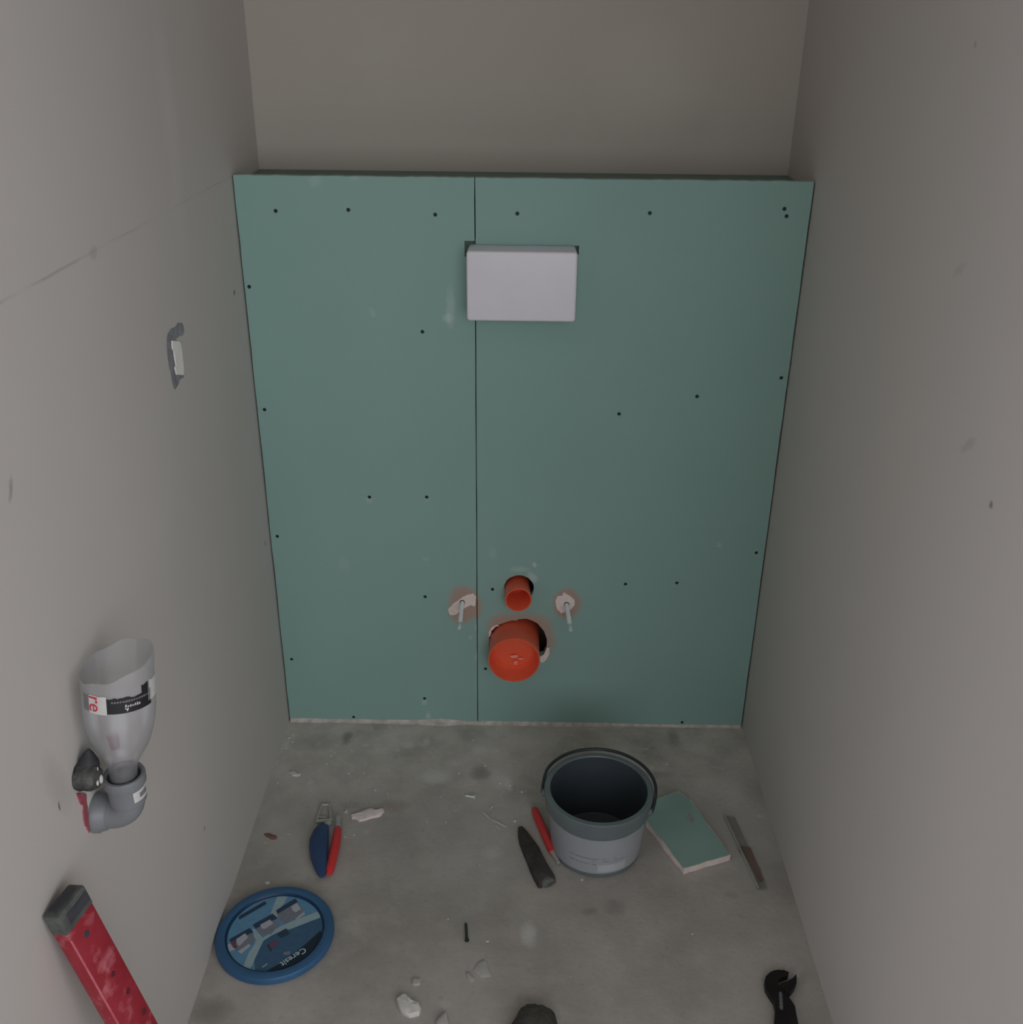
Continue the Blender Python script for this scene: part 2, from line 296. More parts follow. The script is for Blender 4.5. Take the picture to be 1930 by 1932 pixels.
lines = [(-1.9, 0.052, 0.7, 0.0022, 0, srgb(96,102,114), 0.8)]
sep = t.n.new('ShaderNodeSeparateXYZ'); t.l.new(t.tc.outputs['Object'], sep.inputs[0])
for zc, hw, x0, x1 in ((0.0415, 0.0011, -0.045, 0.035), (0.0365, 0.0009, -0.012, 0.042), (0.030, 0.0012, -0.045, -0.005)):
    a = t.math('SUBTRACT', 1.0, t.math('MULTIPLY', t.math('ABSOLUTE', t.math('SUBTRACT', sep.outputs[2], zc)), 1/hw), True)
    b = t.math('MULTIPLY', t.math('GREATER_THAN', sep.outputs[0], x0), t.math('LESS_THAN', sep.outputs[0], x1))
    br = t.ramp(t.noise(160, 2), [(0.4, (0, 0, 0, 1)), (0.52, (1, 1, 1, 1))])
    base = t.mix(t.math('MULTIPLY', t.math('MULTIPLY', a, b), br), base, srgb(84, 92, 108))
t.color(base); t.set(Roughness=0.4, Metallic=0.0)
for nm, c in (('print_sky', (92, 140, 172)), ('print_deep', (58, 92, 122)), ('print_pale', (150, 172, 178)), ('print_navy', (16, 36, 52)),
              ('print_photo', (118, 124, 134)), ('print_light', (172, 174, 184)), ('print_maroon', (110, 66, 88)), ('print_white', (190, 210, 214)), ('print_slate', (40, 62, 84)),
              ('label_white', (204, 202, 200)), ('label_red', (206, 34, 58)), ('label_black', (30, 28, 32)), ('label_maroon', (150, 92, 104)), ('label_grey', (120, 120, 122))):
    plain(nm, srgb(*c), None, 120, 0.5, 0, 0.02)
# thin clear bottle plastic
t = NT('bottle_plastic'); t.n.remove(t.b)
tr = t.n.new('ShaderNodeBsdfTransparent'); gl = t.n.new('ShaderNodeBsdfGlossy'); df = t.n.new('ShaderNodeBsdfDiffuse'); tl = t.n.new('ShaderNodeBsdfTranslucent')
gl.inputs['Roughness'].default_value = 0.28; df.inputs['Color'].default_value = (0.93, 0.92, 0.96, 1); tl.inputs['Color'].default_value = (0.85, 0.85, 0.9, 1)
tr.inputs['Color'].default_value = (0.97, 0.97, 0.98, 1)
lw = t.n.new('ShaderNodeLayerWeight'); lw.inputs['Blend'].default_value = 0.35
m1 = t.n.new('ShaderNodeMixShader'); m2 = t.n.new('ShaderNodeMixShader'); m3 = t.n.new('ShaderNodeMixShader')
m1.inputs[0].default_value = 0.5; t.l.new(df.outputs[0], m1.inputs[1]); t.l.new(tl.outputs[0], m1.inputs[2])
t.l.new(t.math('ADD', t.math('MULTIPLY', t.noise(18, 3), 0.25), 0.17), m2.inputs[0]); t.l.new(tr.outputs[0], m2.inputs[1]); t.l.new(m1.outputs[0], m2.inputs[2])
t.l.new(t.math('ADD', t.math('MULTIPLY', lw.outputs['Fresnel'], 0.5), 0.07), m3.inputs[0]); t.l.new(m2.outputs[0], m3.inputs[1]); t.l.new(gl.outputs[0], m3.inputs[2])
t.l.new(m3.outputs[0], t.out.inputs[0])

# ------------------------------------------------------------------ the room
YB, YR, WX, H = 0.1691, -1.10, 0.85, 0.9813; HX0, HX1, HY = -1.3, 2.15, -3.6
def struct(name, a, b, m, label):
    o = link(name, bx(bmesh.new(), a, b), m); o['kind'] = 'structure'; o['label'] = label; return o
struct('floor', (HX0, HY, -0.12), (HX1, YB+0.12, 0), 'concrete_floor', 'dusty bare grey concrete floor')
struct('wall_left', (-0.12, YR, 0), (0, YB, 2.45), 'wall_left_plaster', 'smooth pale grey plastered wall on the left')
struct('wall_right', (WX, YR, 0), (WX+0.12, YB, 2.45), 'wall_right_plaster', 'smooth pale grey plastered wall on the right')
struct('wall_back', (-0.12, YB, 0), (WX+0.12, YB+0.12, 2.45), 'wall_back_plaster', 'plain warm grey wall above the green boards')
struct('ceiling', (HX0, HY, 2.45), (HX1, YB+0.12, 2.55), 'ceiling_plaster', 'white ceiling')
# the room behind the photographer, open towards its windows on the rear side
struct('wall_front_left', (HX0, YR, 0), (-0.12, YR+0.1, 2.45), 'ceiling_plaster', 'wall beside the niche opening, left')
struct('wall_front_right', (WX+0.12, YR, 0), (HX1, YR+0.1, 2.45), 'ceiling_plaster', 'wall beside the niche opening, right')
struct('wall_hall_left', (HX0-0.1, HY, 0), (HX0, YR+0.1, 2.45), 'ceiling_plaster', 'side wall of the room behind the camera, left')
struct('wall_hall_right', (HX1, HY, 0), (HX1+0.1, YR+0.1, 2.45), 'ceiling_plaster', 'side wall of the room behind the camera, right')

# ------------------------------------------------------------------ the green boarded partition
part = empty('board_partition', (0, 0, 0), 'boxed-in half-height partition of two green plasterboards at the back wall', 'partition')
SX = 0.3547    # joint
G = 0.0026     # gap to the side walls
screws = [(0.0602, 0.9309), (0.1678, 0.9337), (0.2960, 0.9284), (0.4173, 0.9314), (0.6124, 0.9344), (0.8093, 0.9428), (0.8138, 0.9323), (0.0094, 0.8178), (0.2721, 0.7509), (0.8372, 0.6838), (0.7072, 0.6511), (0.0137, 0.6189), (0.5848, 0.6198), (0.1752, 0.4657), (0.2712, 0.4672), (0.0134, 0.3892), (0.8339, 0.3705), (0.6136, 0.3051), (0.7028, 0.3087), (0.3817, 0.2906), (0.2633, 0.2736), (0.0166, 0.1377), (0.3694, 0.1231), (0.2564, 0.0550), (0.1221, 0.0101), (0.7369, 0.0094)]
SR = 0.0031
nx0, nx1, nz0, nz1, nxl, nzl, nxr, nzr, nzt = 0.3390, 0.5102, 0.7821, 0.8908, 0.3495, 0.8677, 0.5013, 0.8729, 0.8856   # cut-out, with a nick at each top corner
def edge(p, q, n, amp):
    return [(p[0]+(q[0]-p[0])*i/n+(random.uniform(-amp, amp)*(1 if abs(q[1]-p[1]) > abs(q[0]-p[0]) else 0) if 0 < i < n else 0),
             p[1]+(q[1]-p[1])*i/n+(random.uniform(-amp, amp)*(1 if abs(q[0]-p[0]) > abs(q[1]-p[1]) else 0) if 0 < i < n else 0)) for i in range(n)]
JW = 0.0008
left_outer = edge((G, 0.004), (SX-JW, 0.004), 24, 0.0006)+edge((SX-JW, 0.004), (SX-JW, nz0), 16, 0.0002)+[(SX-JW, nz0), (nxl, nz0), (nxl, nzl), (nx0, nzl), (nx0, nz1)]+edge((SX-JW, nz1), (SX-JW, H), 3, 0.0002)+edge((SX-JW, H), (G, H), 34, 0.0005)+edge((G, H), (G, 0.004), 30, 0.0004)
right_outer = edge((SX+JW, 0.004), (WX-G, 0.001), 30, 0.0004)+edge((WX-G, 0.001), (WX-G, H), 30, 0.0004)+edge((WX-G, H), (SX+JW, H), 44, 0.0005)+[(SX+JW, H), (SX+JW, nzt), (nx1, nzt), (nx1, nzr), (nxr, nzr), (nxr, nz0)]+edge((SX+JW, nz0), (SX+JW, 0.004), 14, 0.0002)
bighole = rough_loop([(0.3767, 0.1924), (0.3802, 0.2079), (0.3875, 0.2149), (0.4017, 0.2227), (0.4168, 0.2270), (0.4258, 0.2270), (0.4277, 0.2297), (0.4431, 0.2310), (0.4622, 0.2231), (0.4744, 0.2060), (0.4796, 0.1869), (0.4797, 0.1694), (0.4741, 0.1569), (0.4540, 0.1476), (0.4397, 0.1381), (0.4229, 0.1344), (0.4060, 0.1371), (0.3911, 0.1456), (0.3804, 0.1590), (0.3752, 0.1754)], 2, 0.0008)
smallhole = (0.4280, 0.2935, 0.0262)
smallhole = circ(smallhole[0], smallhole[1], smallhole[2], 28, 0.015)
def board(name, outer, holes, sc, label):
    bm = bmesh.new(); slab(bm, outer, holes+[circ(x, z, SR, 10) for x, z in sc], -0.0125, 0.0, FRONT, 0, 1)
    b = link(name, bm, ['green_board_paper', 'green_board_edge'], part); tag(b, label)
    me = None
    for x, z in sc:
        if me is None:
            sm = bmesh.new(); lathe(sm, (0, 0.0012, 0), (0, 1, 0), [(0.0006, 0.0010), (0.0, 0.0014), (0.0, SR*0.93), (0.004, 0.0016), (0.02, 0.0014)], 10, (True, True))
            s = link('screw', sm, 'black_screw', b); me = s.data
        else:
            s = bpy.data.objects.new('screw', me); COL.objects.link(s); s.parent = b
        s.location = (x, 0, z)
    return b
bl = board('plasterboard', left_outer, [], [s for s in screws if s[0] < SX], 'narrow left green plasterboard')
br_ = board('plasterboard', right_outer, [bighole, smallhole], [s for s in screws if s[0] > SX], 'wide right green plasterboard with the pipe holes')
# torn paper rings and bare gypsum around the rods and the big hole
def patch(nm, poly, h0, h1, m, par, holes=(), sub=2, amp=0.0007):
    bm = bmesh.new(); slab(bm, rough_loop(poly, sub, amp), list(holes), h0, h1, FRONT, 0)
    return link(nm, bm, m, par)
patch('bare_gypsum', [(0.3036, 0.2495), (0.3063, 0.2367), (0.3180, 0.2378), (0.3232, 0.2464), (0.3350, 0.2526), (0.3438, 0.2586), (0.3503, 0.2554), (0.3525, 0.2638), (0.3526, 0.2765), (0.3483, 0.2819), (0.3381, 0.2787), (0.3294, 0.2752), (0.3206, 0.2667), (0.3118, 0.2598)], 0.0, 0.0006, 'gypsum_core', bl)
patch('bare_gypsum', [(0.4924, 0.2696), (0.4958, 0.2789), (0.5044, 0.2812), (0.5064, 0.2866), (0.5174, 0.2801), (0.5257, 0.2718), (0.5268, 0.2617), (0.5213, 0.2532), (0.5127, 0.2471), (0.5041, 0.2444), (0.4966, 0.2519)], 0.0, 0.0006, 'gypsum_core', br_)
patch('bare_gypsum', [(0.3743, 0.1939), (0.3758, 0.2026), (0.3802, 0.2122), (0.3904, 0.2176), (0.3948, 0.2168), (0.3868, 0.2135), (0.3809, 0.2062), (0.3775, 0.1930)], 0.0, 0.0008, 'gypsum_core', br_)
patch('bare_gypsum', [(0.4675, 0.1496), (0.4741, 0.1560), (0.4800, 0.1711), (0.4844, 0.1703), (0.4844, 0.1588), (0.4781, 0.1427), (0.4715, 0.1381), (0.4677, 0.1425)], 0.0, 0.0006, 'gypsum_core', br_)
# ledge behind, a little below the top edge of the boards
LZ = H-0.0137
bm = bmesh.new(); bx(bm, (0.001, 0.0128, LZ-0.0125), (WX-0.001, YB-0.0015, LZ)); link('ledge_board', bm, 'ledge_board_paper', part)
bm = bmesh.new()
for x in (0.02, 0.20, WX-0.07): bx(bm, (x, 0.0135, 0.001), (x+0.05, 0.06, LZ-0.013))
link('steel_studs', bm, 'zinc_steel', part)
# ragged filler along the floor joint
bm = bmesh.new(); segs = 110
for side in (0,):
    pr = []
    for i in range(segs+1):
        x = 0.004+(WX-0.008)*i/segs; k = 0.5+0.5*noise.noise(Vector((x*16, 3.1, 0)))
        bump_ = max(0, 1-abs(x-0.285)/0.045)*0.004
        wdt = 0.0022+0.006*k*(1 if x < 0.62 else 0.35)+random.uniform(0, 0.0012); hh = 0.0012+0.0028*k*(1 if x < 0.6 else 0.35)+bump_+random.uniform(0, 0.0006)
        pr.append([bm.verts.new(p) for p in ((x, -0.0004, 0), (x, -wdt-bump_, 0.0002), (x, -wdt*0.5, hh*0.7), (x, -0.0004, hh+0.0032))])
    for a, b in zip(pr, pr[1:]):
        for k in range(3): bm.faces.new((a[k], a[k+1], b[k+1], b[k]))
        bm.faces.new((a[3], a[0], b[0], b[3]))
    bm.faces.new(pr[0]); bm.faces.new(pr[-1])
link('floor_filler', bm, plain('dusty_filler', srgb(178, 171, 163), srgb(212, 205, 197), 60, 0.95, 0, 0.6), part)

# ------------------------------------------------------------------ flush plate cover
cx0, cx1, cz0, cz1 = 0.3439, 0.5061, 0.7828, 0.8862
bm = bmesh.new(); D_ = 0.051; ins = 0.0012
vs = [bm.verts.new(p) for p in ((cx0+ins, 0.01, cz0+ins), (cx1-ins, 0.01, cz0+ins), (cx1-ins, 0.01, cz1-ins), (cx0+ins, 0.01, cz1-ins),
                                (cx0, -D_, cz0), (cx1, -D_, cz0), (cx1, -D_, cz1), (cx0, -D_, cz1))]
for q in ((0,1,2,3), (4,7,6,5), (0,4,5,1), (1,5,6,2), (2,6,7,3), (3,7,4,0)): bm.faces.new([vs[i] for i in q])
bmesh.ops.bevel(bm, geom=[e for e in bm.edges if abs(e.verts[0].co.y-e.verts[1].co.y) > 0.02], offset=0.0048, segments=3, profile=0.5, affect='EDGES')
bmesh.ops.bevel(bm, geom=[e for e in bm.edges if e.verts[0].co.y < -D_+0.001 and e.verts[1].co.y < -D_+0.001], offset=0.0036, segments=4, profile=0.5, affect='EDGES')
cov = link('access_cover', bm, 'white_plastic', None, True)
tag(rel(cov, ((cx0+cx1)/2, 0, cz0)), 'white plastic box cover set in the cut-out high on the green boards', 'cover')
bm = bmesh.new()   # added plate whose dark tone stands in for shade inside the cut-out
bx(bm, (nx0-0.002, 0.0135, nz0-0.002), (nx1+0.002, 0.03, nz1+0.002)); link('cutout_shade', bm, 'ledge_board_paper', part)

# ------------------------------------------------------------------ orange pipe stubs
def stub(name, x, z, r, yend, plug, label):
    e = empty(name, (x, 0, z), label, 'pipe')
    bm = bmesh.new(); wl = 0.0022
    lathe(bm, (0, yend, 0), (0, 1, 0), [(0.0014, r-wl), (0, r-wl*0.6), (0, r), (0.0015, r+0.0006), (0.01, r), (0.13-yend, r)], 56)
    lathe(bm, (0, yend, 0), (0, 1, 0), [(0.0014, r-wl), (plug, r-wl-0.001), (plug+0.004, r*0.86)], 56)
    bmesh.ops.remove_doubles(bm, verts=bm.verts, dist=1e-6); link('pipe_body', bm, 'orange_plastic', e, True)
    bm = bmesh.new(); lathe(bm, (0, yend+plug+0.003, 0), (0, 1, 0), [(0.0, r*0.88), (0.006, r*0.78), (0.007, r*0.3), (0.006, 0.001)], 48, (False, True)); link('end_plug', bm, 'orange_plastic', e, True)
    return e
stub('waste_pipe', 0.4212, 0.1794, 0.0448, -0.055, 0.028, 'wide orange waste pipe stub poking through the ragged lower hole')
stub('flush_pipe', 0.4252, 0.2885, 0.0226, -0.032, 0.055, 'narrow orange pipe stub above the wide orange pipe').rotation_euler.z = math.radians(4.0)

wp_ = [o for o in bpy.data.objects if o.name == 'waste_pipe'][0]
bm = bmesh.new()
for (x, z, a, b) in ((0.0, -0.012, 0.0075, 0.0028), (0.003, -0.026, 0.0035, 0.0040), (0.012, -0.017, 0.0045, 0.0015)):
    slab(bm, circ(x, z, a, 12, 0.25, b/a), [], 0.0233, 0.0237, FRONT)
link('plug_highlight', bm, plain('painted_highlight', srgb(240, 150, 125), srgb(238, 190, 172), 90, 0.7), wp_)  # pale patches painted as highlights on the plug face
# ------------------------------------------------------------------ mounting rods
for nm_l, (x, z, xe) in (('threaded steel mounting rod left of the orange pipes', (0.3285, 0.2635, 0.3285)), ('threaded steel mounting rod right of the orange pipes', (0.5125, 0.2625, 0.5160))):
    e = empty('threaded_rod', (x, 0, z), nm_l, 'rod', 'mounting rods for the toilet')
    d = Vector((xe-x, -0.082, 0.0)); bm = bmesh.new(); U = d.normalized(); L = d.length; pr = [(-0.08, 0.0030)]; s = 0.0; k = 0
    while s < L-0.003: pr.append((s, 0.0031 if k % 2 else 0.0037)); s += 0.0009; k += 1
    pr += [(L-0.001, 0.0033), (L, 0.0024)]
    lathe(bm, (0, 0, 0), d, pr, 14, (True, True)); link('rod', bm, 'zinc_steel', e, True)
    bm = bmesh.new(); lathe(bm, (0, 0, 0), d, [(L-0.012, 0.0040), (L+0.001, 0.0040), (L+0.003, 0.0026)], 14, (True, True)); link('end_sleeve', bm, 'rod_sleeve_clear', e, True)
    bm = bmesh.new(); lathe(bm, (0, -0.0008, 0.0005), (0, -1, 0), [(0, 0.0047), (0.0004, 0.0047), (0.0004, 0.0037)], 16, (True, False)); link('rod_sleeve', bm, 'dark_rubber', e)

# ------------------------------------------------------------------ white slot piece on the left wall
e = empty('wall_slot', (0, 0, 0), 'white strip sitting in a grey filled slot on the left wall', 'wall slot')
bm = bmesh.new(); slab(bm, rough_loop([(-0.3124, 0.8491), (-0.2971, 0.8424), (-0.2944, 0.8321), (-0.3004, 0.8300), (-0.3219, 0.8318), (-0.3317, 0.8322), (-0.3241, 0.8268), (-0.3190, 0.8063), (-0.3191, 0.7870), (-0.3180, 0.7801), (-0.3343, 0.7804), (-0.3560, 0.7763), (-0.3631, 0.7825), (-0.3653, 0.8083), (-0.3649, 0.8328), (-0.3568, 0.8450), (-0.3404, 0.8477), (-0.3219, 0.8455)], 3, 0.0012), [], 0.0, 0.0006, LEFTW); link('grey_filler', bm, 'filler_grey', e)
bm = bmesh.new(); slab(bm, [(-0.3455, 0.8347), (-0.3370, 0.8319), (-0.3230, 0.8275), (-0.3177, 0.8237), (-0.3158, 0.8117), (-0.3180, 0.7899), (-0.3219, 0.7834), (-0.3464, 0.7921), (-0.3483, 0.7991), (-0.3477, 0.8027), (-0.3438, 0.8027), (-0.3444, 0.8217), (-0.3485, 0.8254)], [], 0.0, 0.0018, LEFTW); link('white_strip', bm, plain('strip_white', srgb(246, 240, 234), None, 30, 0.6, 0, 0.03), e)

# ------------------------------------------------------------------ grey elbow on the left wall
ex, ey, ez, er = 0.036, -0.7522, 0.5132, 0.0170
zleg = ez-0.051
e = empty('drain_elbow', (0, ey, zleg), 'grey plastic drain elbow coming out of the left wall', 'pipe elbow')
bm = bmesh.new(); n = 32; bend = 0.019; pts = [(0.0, 0.0, 0.0), (0.006, 0, 0), (ex-bend, 0, 0)]
for i in range(1, 9): a = math.pi/2*i/8; pts.append((ex-bend+bend*math.sin(a), 0, bend-bend*math.cos(a)))
pts.append((ex, 0, 0.024)); tube(bm, pts, er-0.0012, n, 1.0, 0, (0, 1, 0)); link('elbow_body', bm, 'grey_plastic', e, True)
bm = bmesh.new(); lathe(bm, (ex, 0, 0.017), (0, 0, 1), [(0, er-0.001), (0.002, er+0.001), (0.0225, er+0.0012), (0.0235, er+0.0034), (0.032, er+0.0036), (0.034, er+0.0028), (0.034, er+0.0002), (0.031, er-0.0016), (0.006, er-0.0024), (0.005, 0.001)], 44, (False, True)); link('socket', bm, 'grey_plastic', e, True)
bm = bmesh.new(); lathe(bm, (ex, 0, 0.043), (0, 0, 1), [(0.0, er-0.0018), (0.0045, er-0.0008), (0.006, er-0.002), (0.0045, er-0.005), (0, er-0.0055)], 40); link('rubber_seal', bm, 'dark_rubber', e, True)
bm = bmesh.new(); lathe(bm, (0.0, 0, 0), (1, 0, 0), [(0, er+0.0035), (0.006, er+0.0035), (0.008, er+0.002), (0.013, er+0.0005), (0.015, er-0.002)], 40); link('wall_collar', bm, 'grey_plastic', e, True)
VD = Vector((0.4236, -1.5447, 1.1933))
def facing(p, axis):
    d = (VD-Vector(p)); ax = Vector(axis).normalized(); d = (d-ax*d.dot(ax)).normalized(); return d, ax.cross(d)   # toward viewer, to the viewer's right
f, g = facing((ex, ey, ez), (0, 0, 1))
bm = bmesh.new(); lathe(bm, (ex, 0, 0.025), (0, 0, 1), [(0, er+0.0016), (0.0125, er+0.0016)], 12, u=f, v=g, ang=(0.25, 1.35)); link('sticker', bm, 'label_white', e)
bm = bmesh.new(); lathe(bm, (ex, 0, 0.0285), (0, 0, 1), [(0, er+0.0019), (0.0055, er+0.0019)], 8, u=f, v=g, ang=(0.62, 1.2)); link('sticker_print', bm, 'label_grey', e)

# ------------------------------------------------------------------ cut bottle upside down in the elbow
ax = Vector((0.00700, 0.01640, 0.12370)).normalized(); bo = Vector((ex, ey, ez))-ax*0.012
e = empty('cut_bottle', (bo.x, bo.y, bo.z), 'clear cut-off drink bottle standing upside down in the grey elbow', 'bottle')
f, g = facing(bo+ax*0.1, ax); R_ = 0.0340
prof = [(0.0, 0.0128), (0.020, 0.0138), (0.026, 0.0152), (0.032, 0.0178), (0.039, 0.0218), (0.046, 0.0254), (0.054, 0.0282), (0.064, 0.0308), (0.075, 0.0327), (0.086, 0.0338), (0.094, R_)]
bm = bmesh.new(); rings = lathe(bm, (0, 0, 0), ax, prof, 48, u=f, v=g)
top = []
for k in range(5):
    rg = []
    for i in range(48):
        a = 2*math.pi*i/48; s_top = 0.136+0.011*math.sin(a)-0.003*math.cos(a)+0.0012*math.sin(7*a)
        s = 0.094+(s_top-0.094)*(k+1)/5; rg.append(bm.verts.new(ax*s+(f*math.cos(a)+g*math.sin(a))*(R_-0.0006*(k == 2))))
    rings.append(rg)
for a, b in zip(rings[len(prof)-1:], rings[len(prof):]):
    for i in range(48): bm.faces.new((a[i], a[(i+1) % 48], b[(i+1) % 48], b[i]))
link('bottle_wall', bm, 'bottle_plastic', e, True)
bm = bmesh.new()
for k in range(3): lathe(bm, (0, 0, 0), ax, [(0.003+k*0.003, 0.0126), (0.004+k*0.003, 0.0132), (0.005+k*0.003, 0.0126)], 24, u=f, v=g)
link('neck_thread', bm, 'dark_rubber', e, True)
RL = R_+0.0004; s0, s1 = 0.0976, 0.1142
def lab(nm, a0, a1, sa, sb, m, r=RL, par=e, tilt=0.0, jag=0.0):
    bm = bmesh.new(); n = max(4, int((a1-a0)*14)); A, B = [], []
    for i in range(n+1):
        a = a0+(a1-a0)*i/n; q = tilt*(a-a0); j = random.uniform(-jag, jag)
        d = f*math.cos(a)+g*math.sin(a); A.append(bm.verts.new(ax*(sa+q)+d*min(r, rad_at(sa+q)+r-R_))); B.append(bm.verts.new(ax*(sb+q+j)+d*min(r, rad_at(sb+q+j)+r-R_)))
    for i in range(n): bm.faces.new((A[i], A[i+1], B[i+1], B[i]))
    return link(nm, bm, m, par, True)
def rad_at(s):
    for (a, ra), (b, rb) in zip(prof, prof[1:]):
        if s <= b: return ra+(rb-ra)*max(0, (s-a))/(b-a)
    return R_
D2R = math.radians
lb = lab('label_band', D2R(-50), D2R(-19), s0-0.001, s1+0.001, 'label_white', jag=0.0006)
lab('label_band', D2R(-19), D2R(56), s0, s1-0.0005, 'label_black', jag=0.0012)
lab('label_band', D2R(-64), D2R(-50), s0, s1, 'label_grey', jag=0.001)
lab('label_band', D2R(50), D2R(80), s0+0.004, s1+0.008, 'label_white', jag=0.001)
lab('label_band', D2R(36), D2R(52), s1-0.003, s1+0.007, 'label_black', jag=0.001, tilt=0.006)
lab('label_band', D2R(185), D2R(215), 0.030, 0.044, 'label_maroon', jag=0.002)
def curved(nm, body, size, u0, v0, m, sideways, par, shear=0, r=RL+0.0003):
    """lettering bent around the bottle; u0 angle of the left/top start, v0 height"""
    vs, fs, w_, h_ = text_mesh(body, size, shear, 0.0); bm = bmesh.new(); V = []
    for x, y in vs:
        if sideways: a, s = u0+y/R_, v0-x         # text reads downwards, letter tops to the viewer's right
        else: a, s = u0+x/R_, v0+y
        V.append(bm.verts.new(ax*s+(f*math.cos(a)+g*math.sin(a))*(rad_at(s)+r-R_)))
    for q in fs:
        try: bm.faces.new([V[i] for i in q])
        except ValueError: pass
    return link(nm, bm, m, par)
curved('lettering', 're', 0.0200, D2R(-49), s1+0.0002, 'label_red', True, lb)
def mark(poly, m):     # small flat print on the bottle band: polygon in (angle in degrees, height)
    bm = bmesh.new(); bm.faces.new([bm.verts.new(ax*t_+(f*math.cos(D2R(a))+g*math.sin(D2R(a)))*(rad_at(t_)+RL+0.0003-R_)) for a, t_ in poly]); return link('print_mark', bm, m, lb)
random.seed(5)
for k in range(15):    # illegible fine print line
    a = -12+k*4.2; mark([(a, s1-0.0052), (a+random.uniform(2.0, 3.6), s1-0.0052), (a+3.2, s1-0.0030-random.uniform(0, 0.001)), (a+0.3, s1-0.0033)], 'label_grey')
for k in range(7):
    a = 8+k*3.6; h_ = random.uniform(0.0018, 0.0036); mark([(a, s0+0.0058), (a+2.6, s0+0.0058+random.uniform(-0.0004, 0.0006)), (a+2.9, s0+0.0058+h_*0.7), (a+1.0, s0+0.0058+h_)], 'label_white')
mark([(10, s0+0.0038), (7.5, s0+0.0045), (8.5, s0+0.0052), (10.5, s0+0.0046), (12.5, s0+0.0052), (13.8, s0+0.0045), (11.2, s0+0.0014)], 'label_white')   # small heart

# ------------------------------------------------------------------ black outlet fitting beside the elbow, with the red tape below
e = empty('water_outlet', (0, -0.7719, 0.5252), 'rough black capped water outlet beside the grey elbow', 'fitting')
bm = bmesh.new(); prf = []
lathe(bm, (0, 0, 0), (1, -0.05, 0.0), [(0, 0.0125), (0.004, 0.0138), (0.008, 0.0128), (0.012, 0.0140), (0.017, 0.0132), (0.020, 0.0105), (0.021, 0.004)], 18, (True, True))
for v in bm.verts: v.co += noise.noise_vector(v.co*130)*0.0018
link('cap', bm, 'black_fitting', e, True)
bm = bmesh.new(); lathe(bm, (0.010, 0.006, 0.008), (0.1, 0.15, 1), [(0, 0.0105), (0.006, 0.0095), (0.014, 0.005), (0.019, 0.001)], 12, (True, True)); link('shaded_wedge', bm, 'dark_rubber', e, True)  # dark wedge put in for a shaded, unidentified shape behind the bottle
bm = bmesh.new()
for (a, b, c, r) in ((0.0205, 0.004, -0.006, 0.0034), (0.0205, -0.004, -0.004, 0.0022), (0.020, 0.002, 0.008, 0.0016)):
    bmesh.ops.create_icosphere(bm, subdivisions=2, radius=r, matrix=Matrix.Translation((a, b, c))@Matrix.Diagonal((0.5, 1, 1.5, 1)))
link('plaster_splash', bm, 'cream_plaster', e, True)
bm = bmesh.new(); slab(bm, rough_loop([(-0.7805, 0.5125), (-0.7653, 0.4984), (-0.7686, 0.4876), (-0.7693, 0.4785), (-0.7713, 0.4705), (-0.7744, 0.4562), (-0.7772, 0.4646), (-0.7792, 0.4746), (-0.7774, 0.4843), (-0.7742, 0.4894), (-0.7794, 0.4989)], 3, 0.0009), [], 0.0, 0.0016, LEFTW); tp = link('red_tape', bm, 'red_tape'); tag(tp, 'ragged strip of red tape on the left wall under the black outlet', 'tape')

# ------------------------------------------------------------------ red spirit level leaning on the left wall
lo, lu, lv, ln = [Vector(q) for q in ((0.00000, -0.88372, 0.46002), (-0.23259, 0.01012, 0.97252), (0.23353, 0.97127, 0.04574), (0.94412, -0.23775, 0.22827))]
LL, LW, LT = (0.4710, 0.0377, 0.0183)
base = lo-lu*LL
M = Matrix((( lv.x, ln.x, lu.x, base.x), (lv.y, ln.y, lu.y, base.y), (lv.z, ln.z, lu.z, base.z), (0, 0, 0, 1)))   # x width, y outward, z along
e = empty('spirit_level', None or (0, 0, 0), 'scuffed red spirit level with grey end cap leaning on the left wall', 'spirit level', mat=M)
bm = bmesh.new(); bx(bm, (0, 0.0015, 0.010), (LW, LT, LL-0.022), 0.0012, 2)
link('body', bm, 'level_red', e, True)
bm = bmesh.new(); bx(bm, (-0.0002, LT-0.0014, 0.02), (0.0014, LT+0.0003, LL-0.03), 0.0003, 1)
link('worn_edge', bm, 'level_edge_wear', e)
for z0, z1 in ((LL-0.023, LL), (0.0, 0.012)):
    bm = bmesh.new(); bx(bm, (-0.0008, 0.0008, z0), (LW+0.0008, LT+0.0008, z1), 0.002, 2); c = link('end_cap', bm, 'level_cap_grey', e, True)
    if z0 > 0.1:
        bm = bmesh.new(); bx(bm, (0.007, LT+0.0006, z0+0.006), (LW-0.001, LT+0.0016, z1-0.006), 0.0004, 1); link('cap_inset', bm, 'level_cap_dark', c)
        bm = bmesh.new(); bx(bm, (0.006, 0.003, z1-0.001), (LW-0.004, LT-0.004, z1+0.0012), 0.0004, 1); link('cap_inset', bm, 'level_cap_dark', c)
for (q, z, r) in ((0.45, LL-0.040, 0.0034), (0.55, LL-0.098, 0.003), (0.68, LL-0.128, 0.0032), (0.80, LL-0.163, 0.0036)):
    bm = bmesh.new(); lathe(bm, (LW*q, LT-0.0006, z), (0, 1, 0), [(0, r), (0.0008, r), (0.0010, r*0.9)], 16, (True, True)); link('hang_hole' if q < 0.5 else 'dark_pit', bm, 'level_cap_dark' if q < 0.5 else 'pit_dark_red', e)

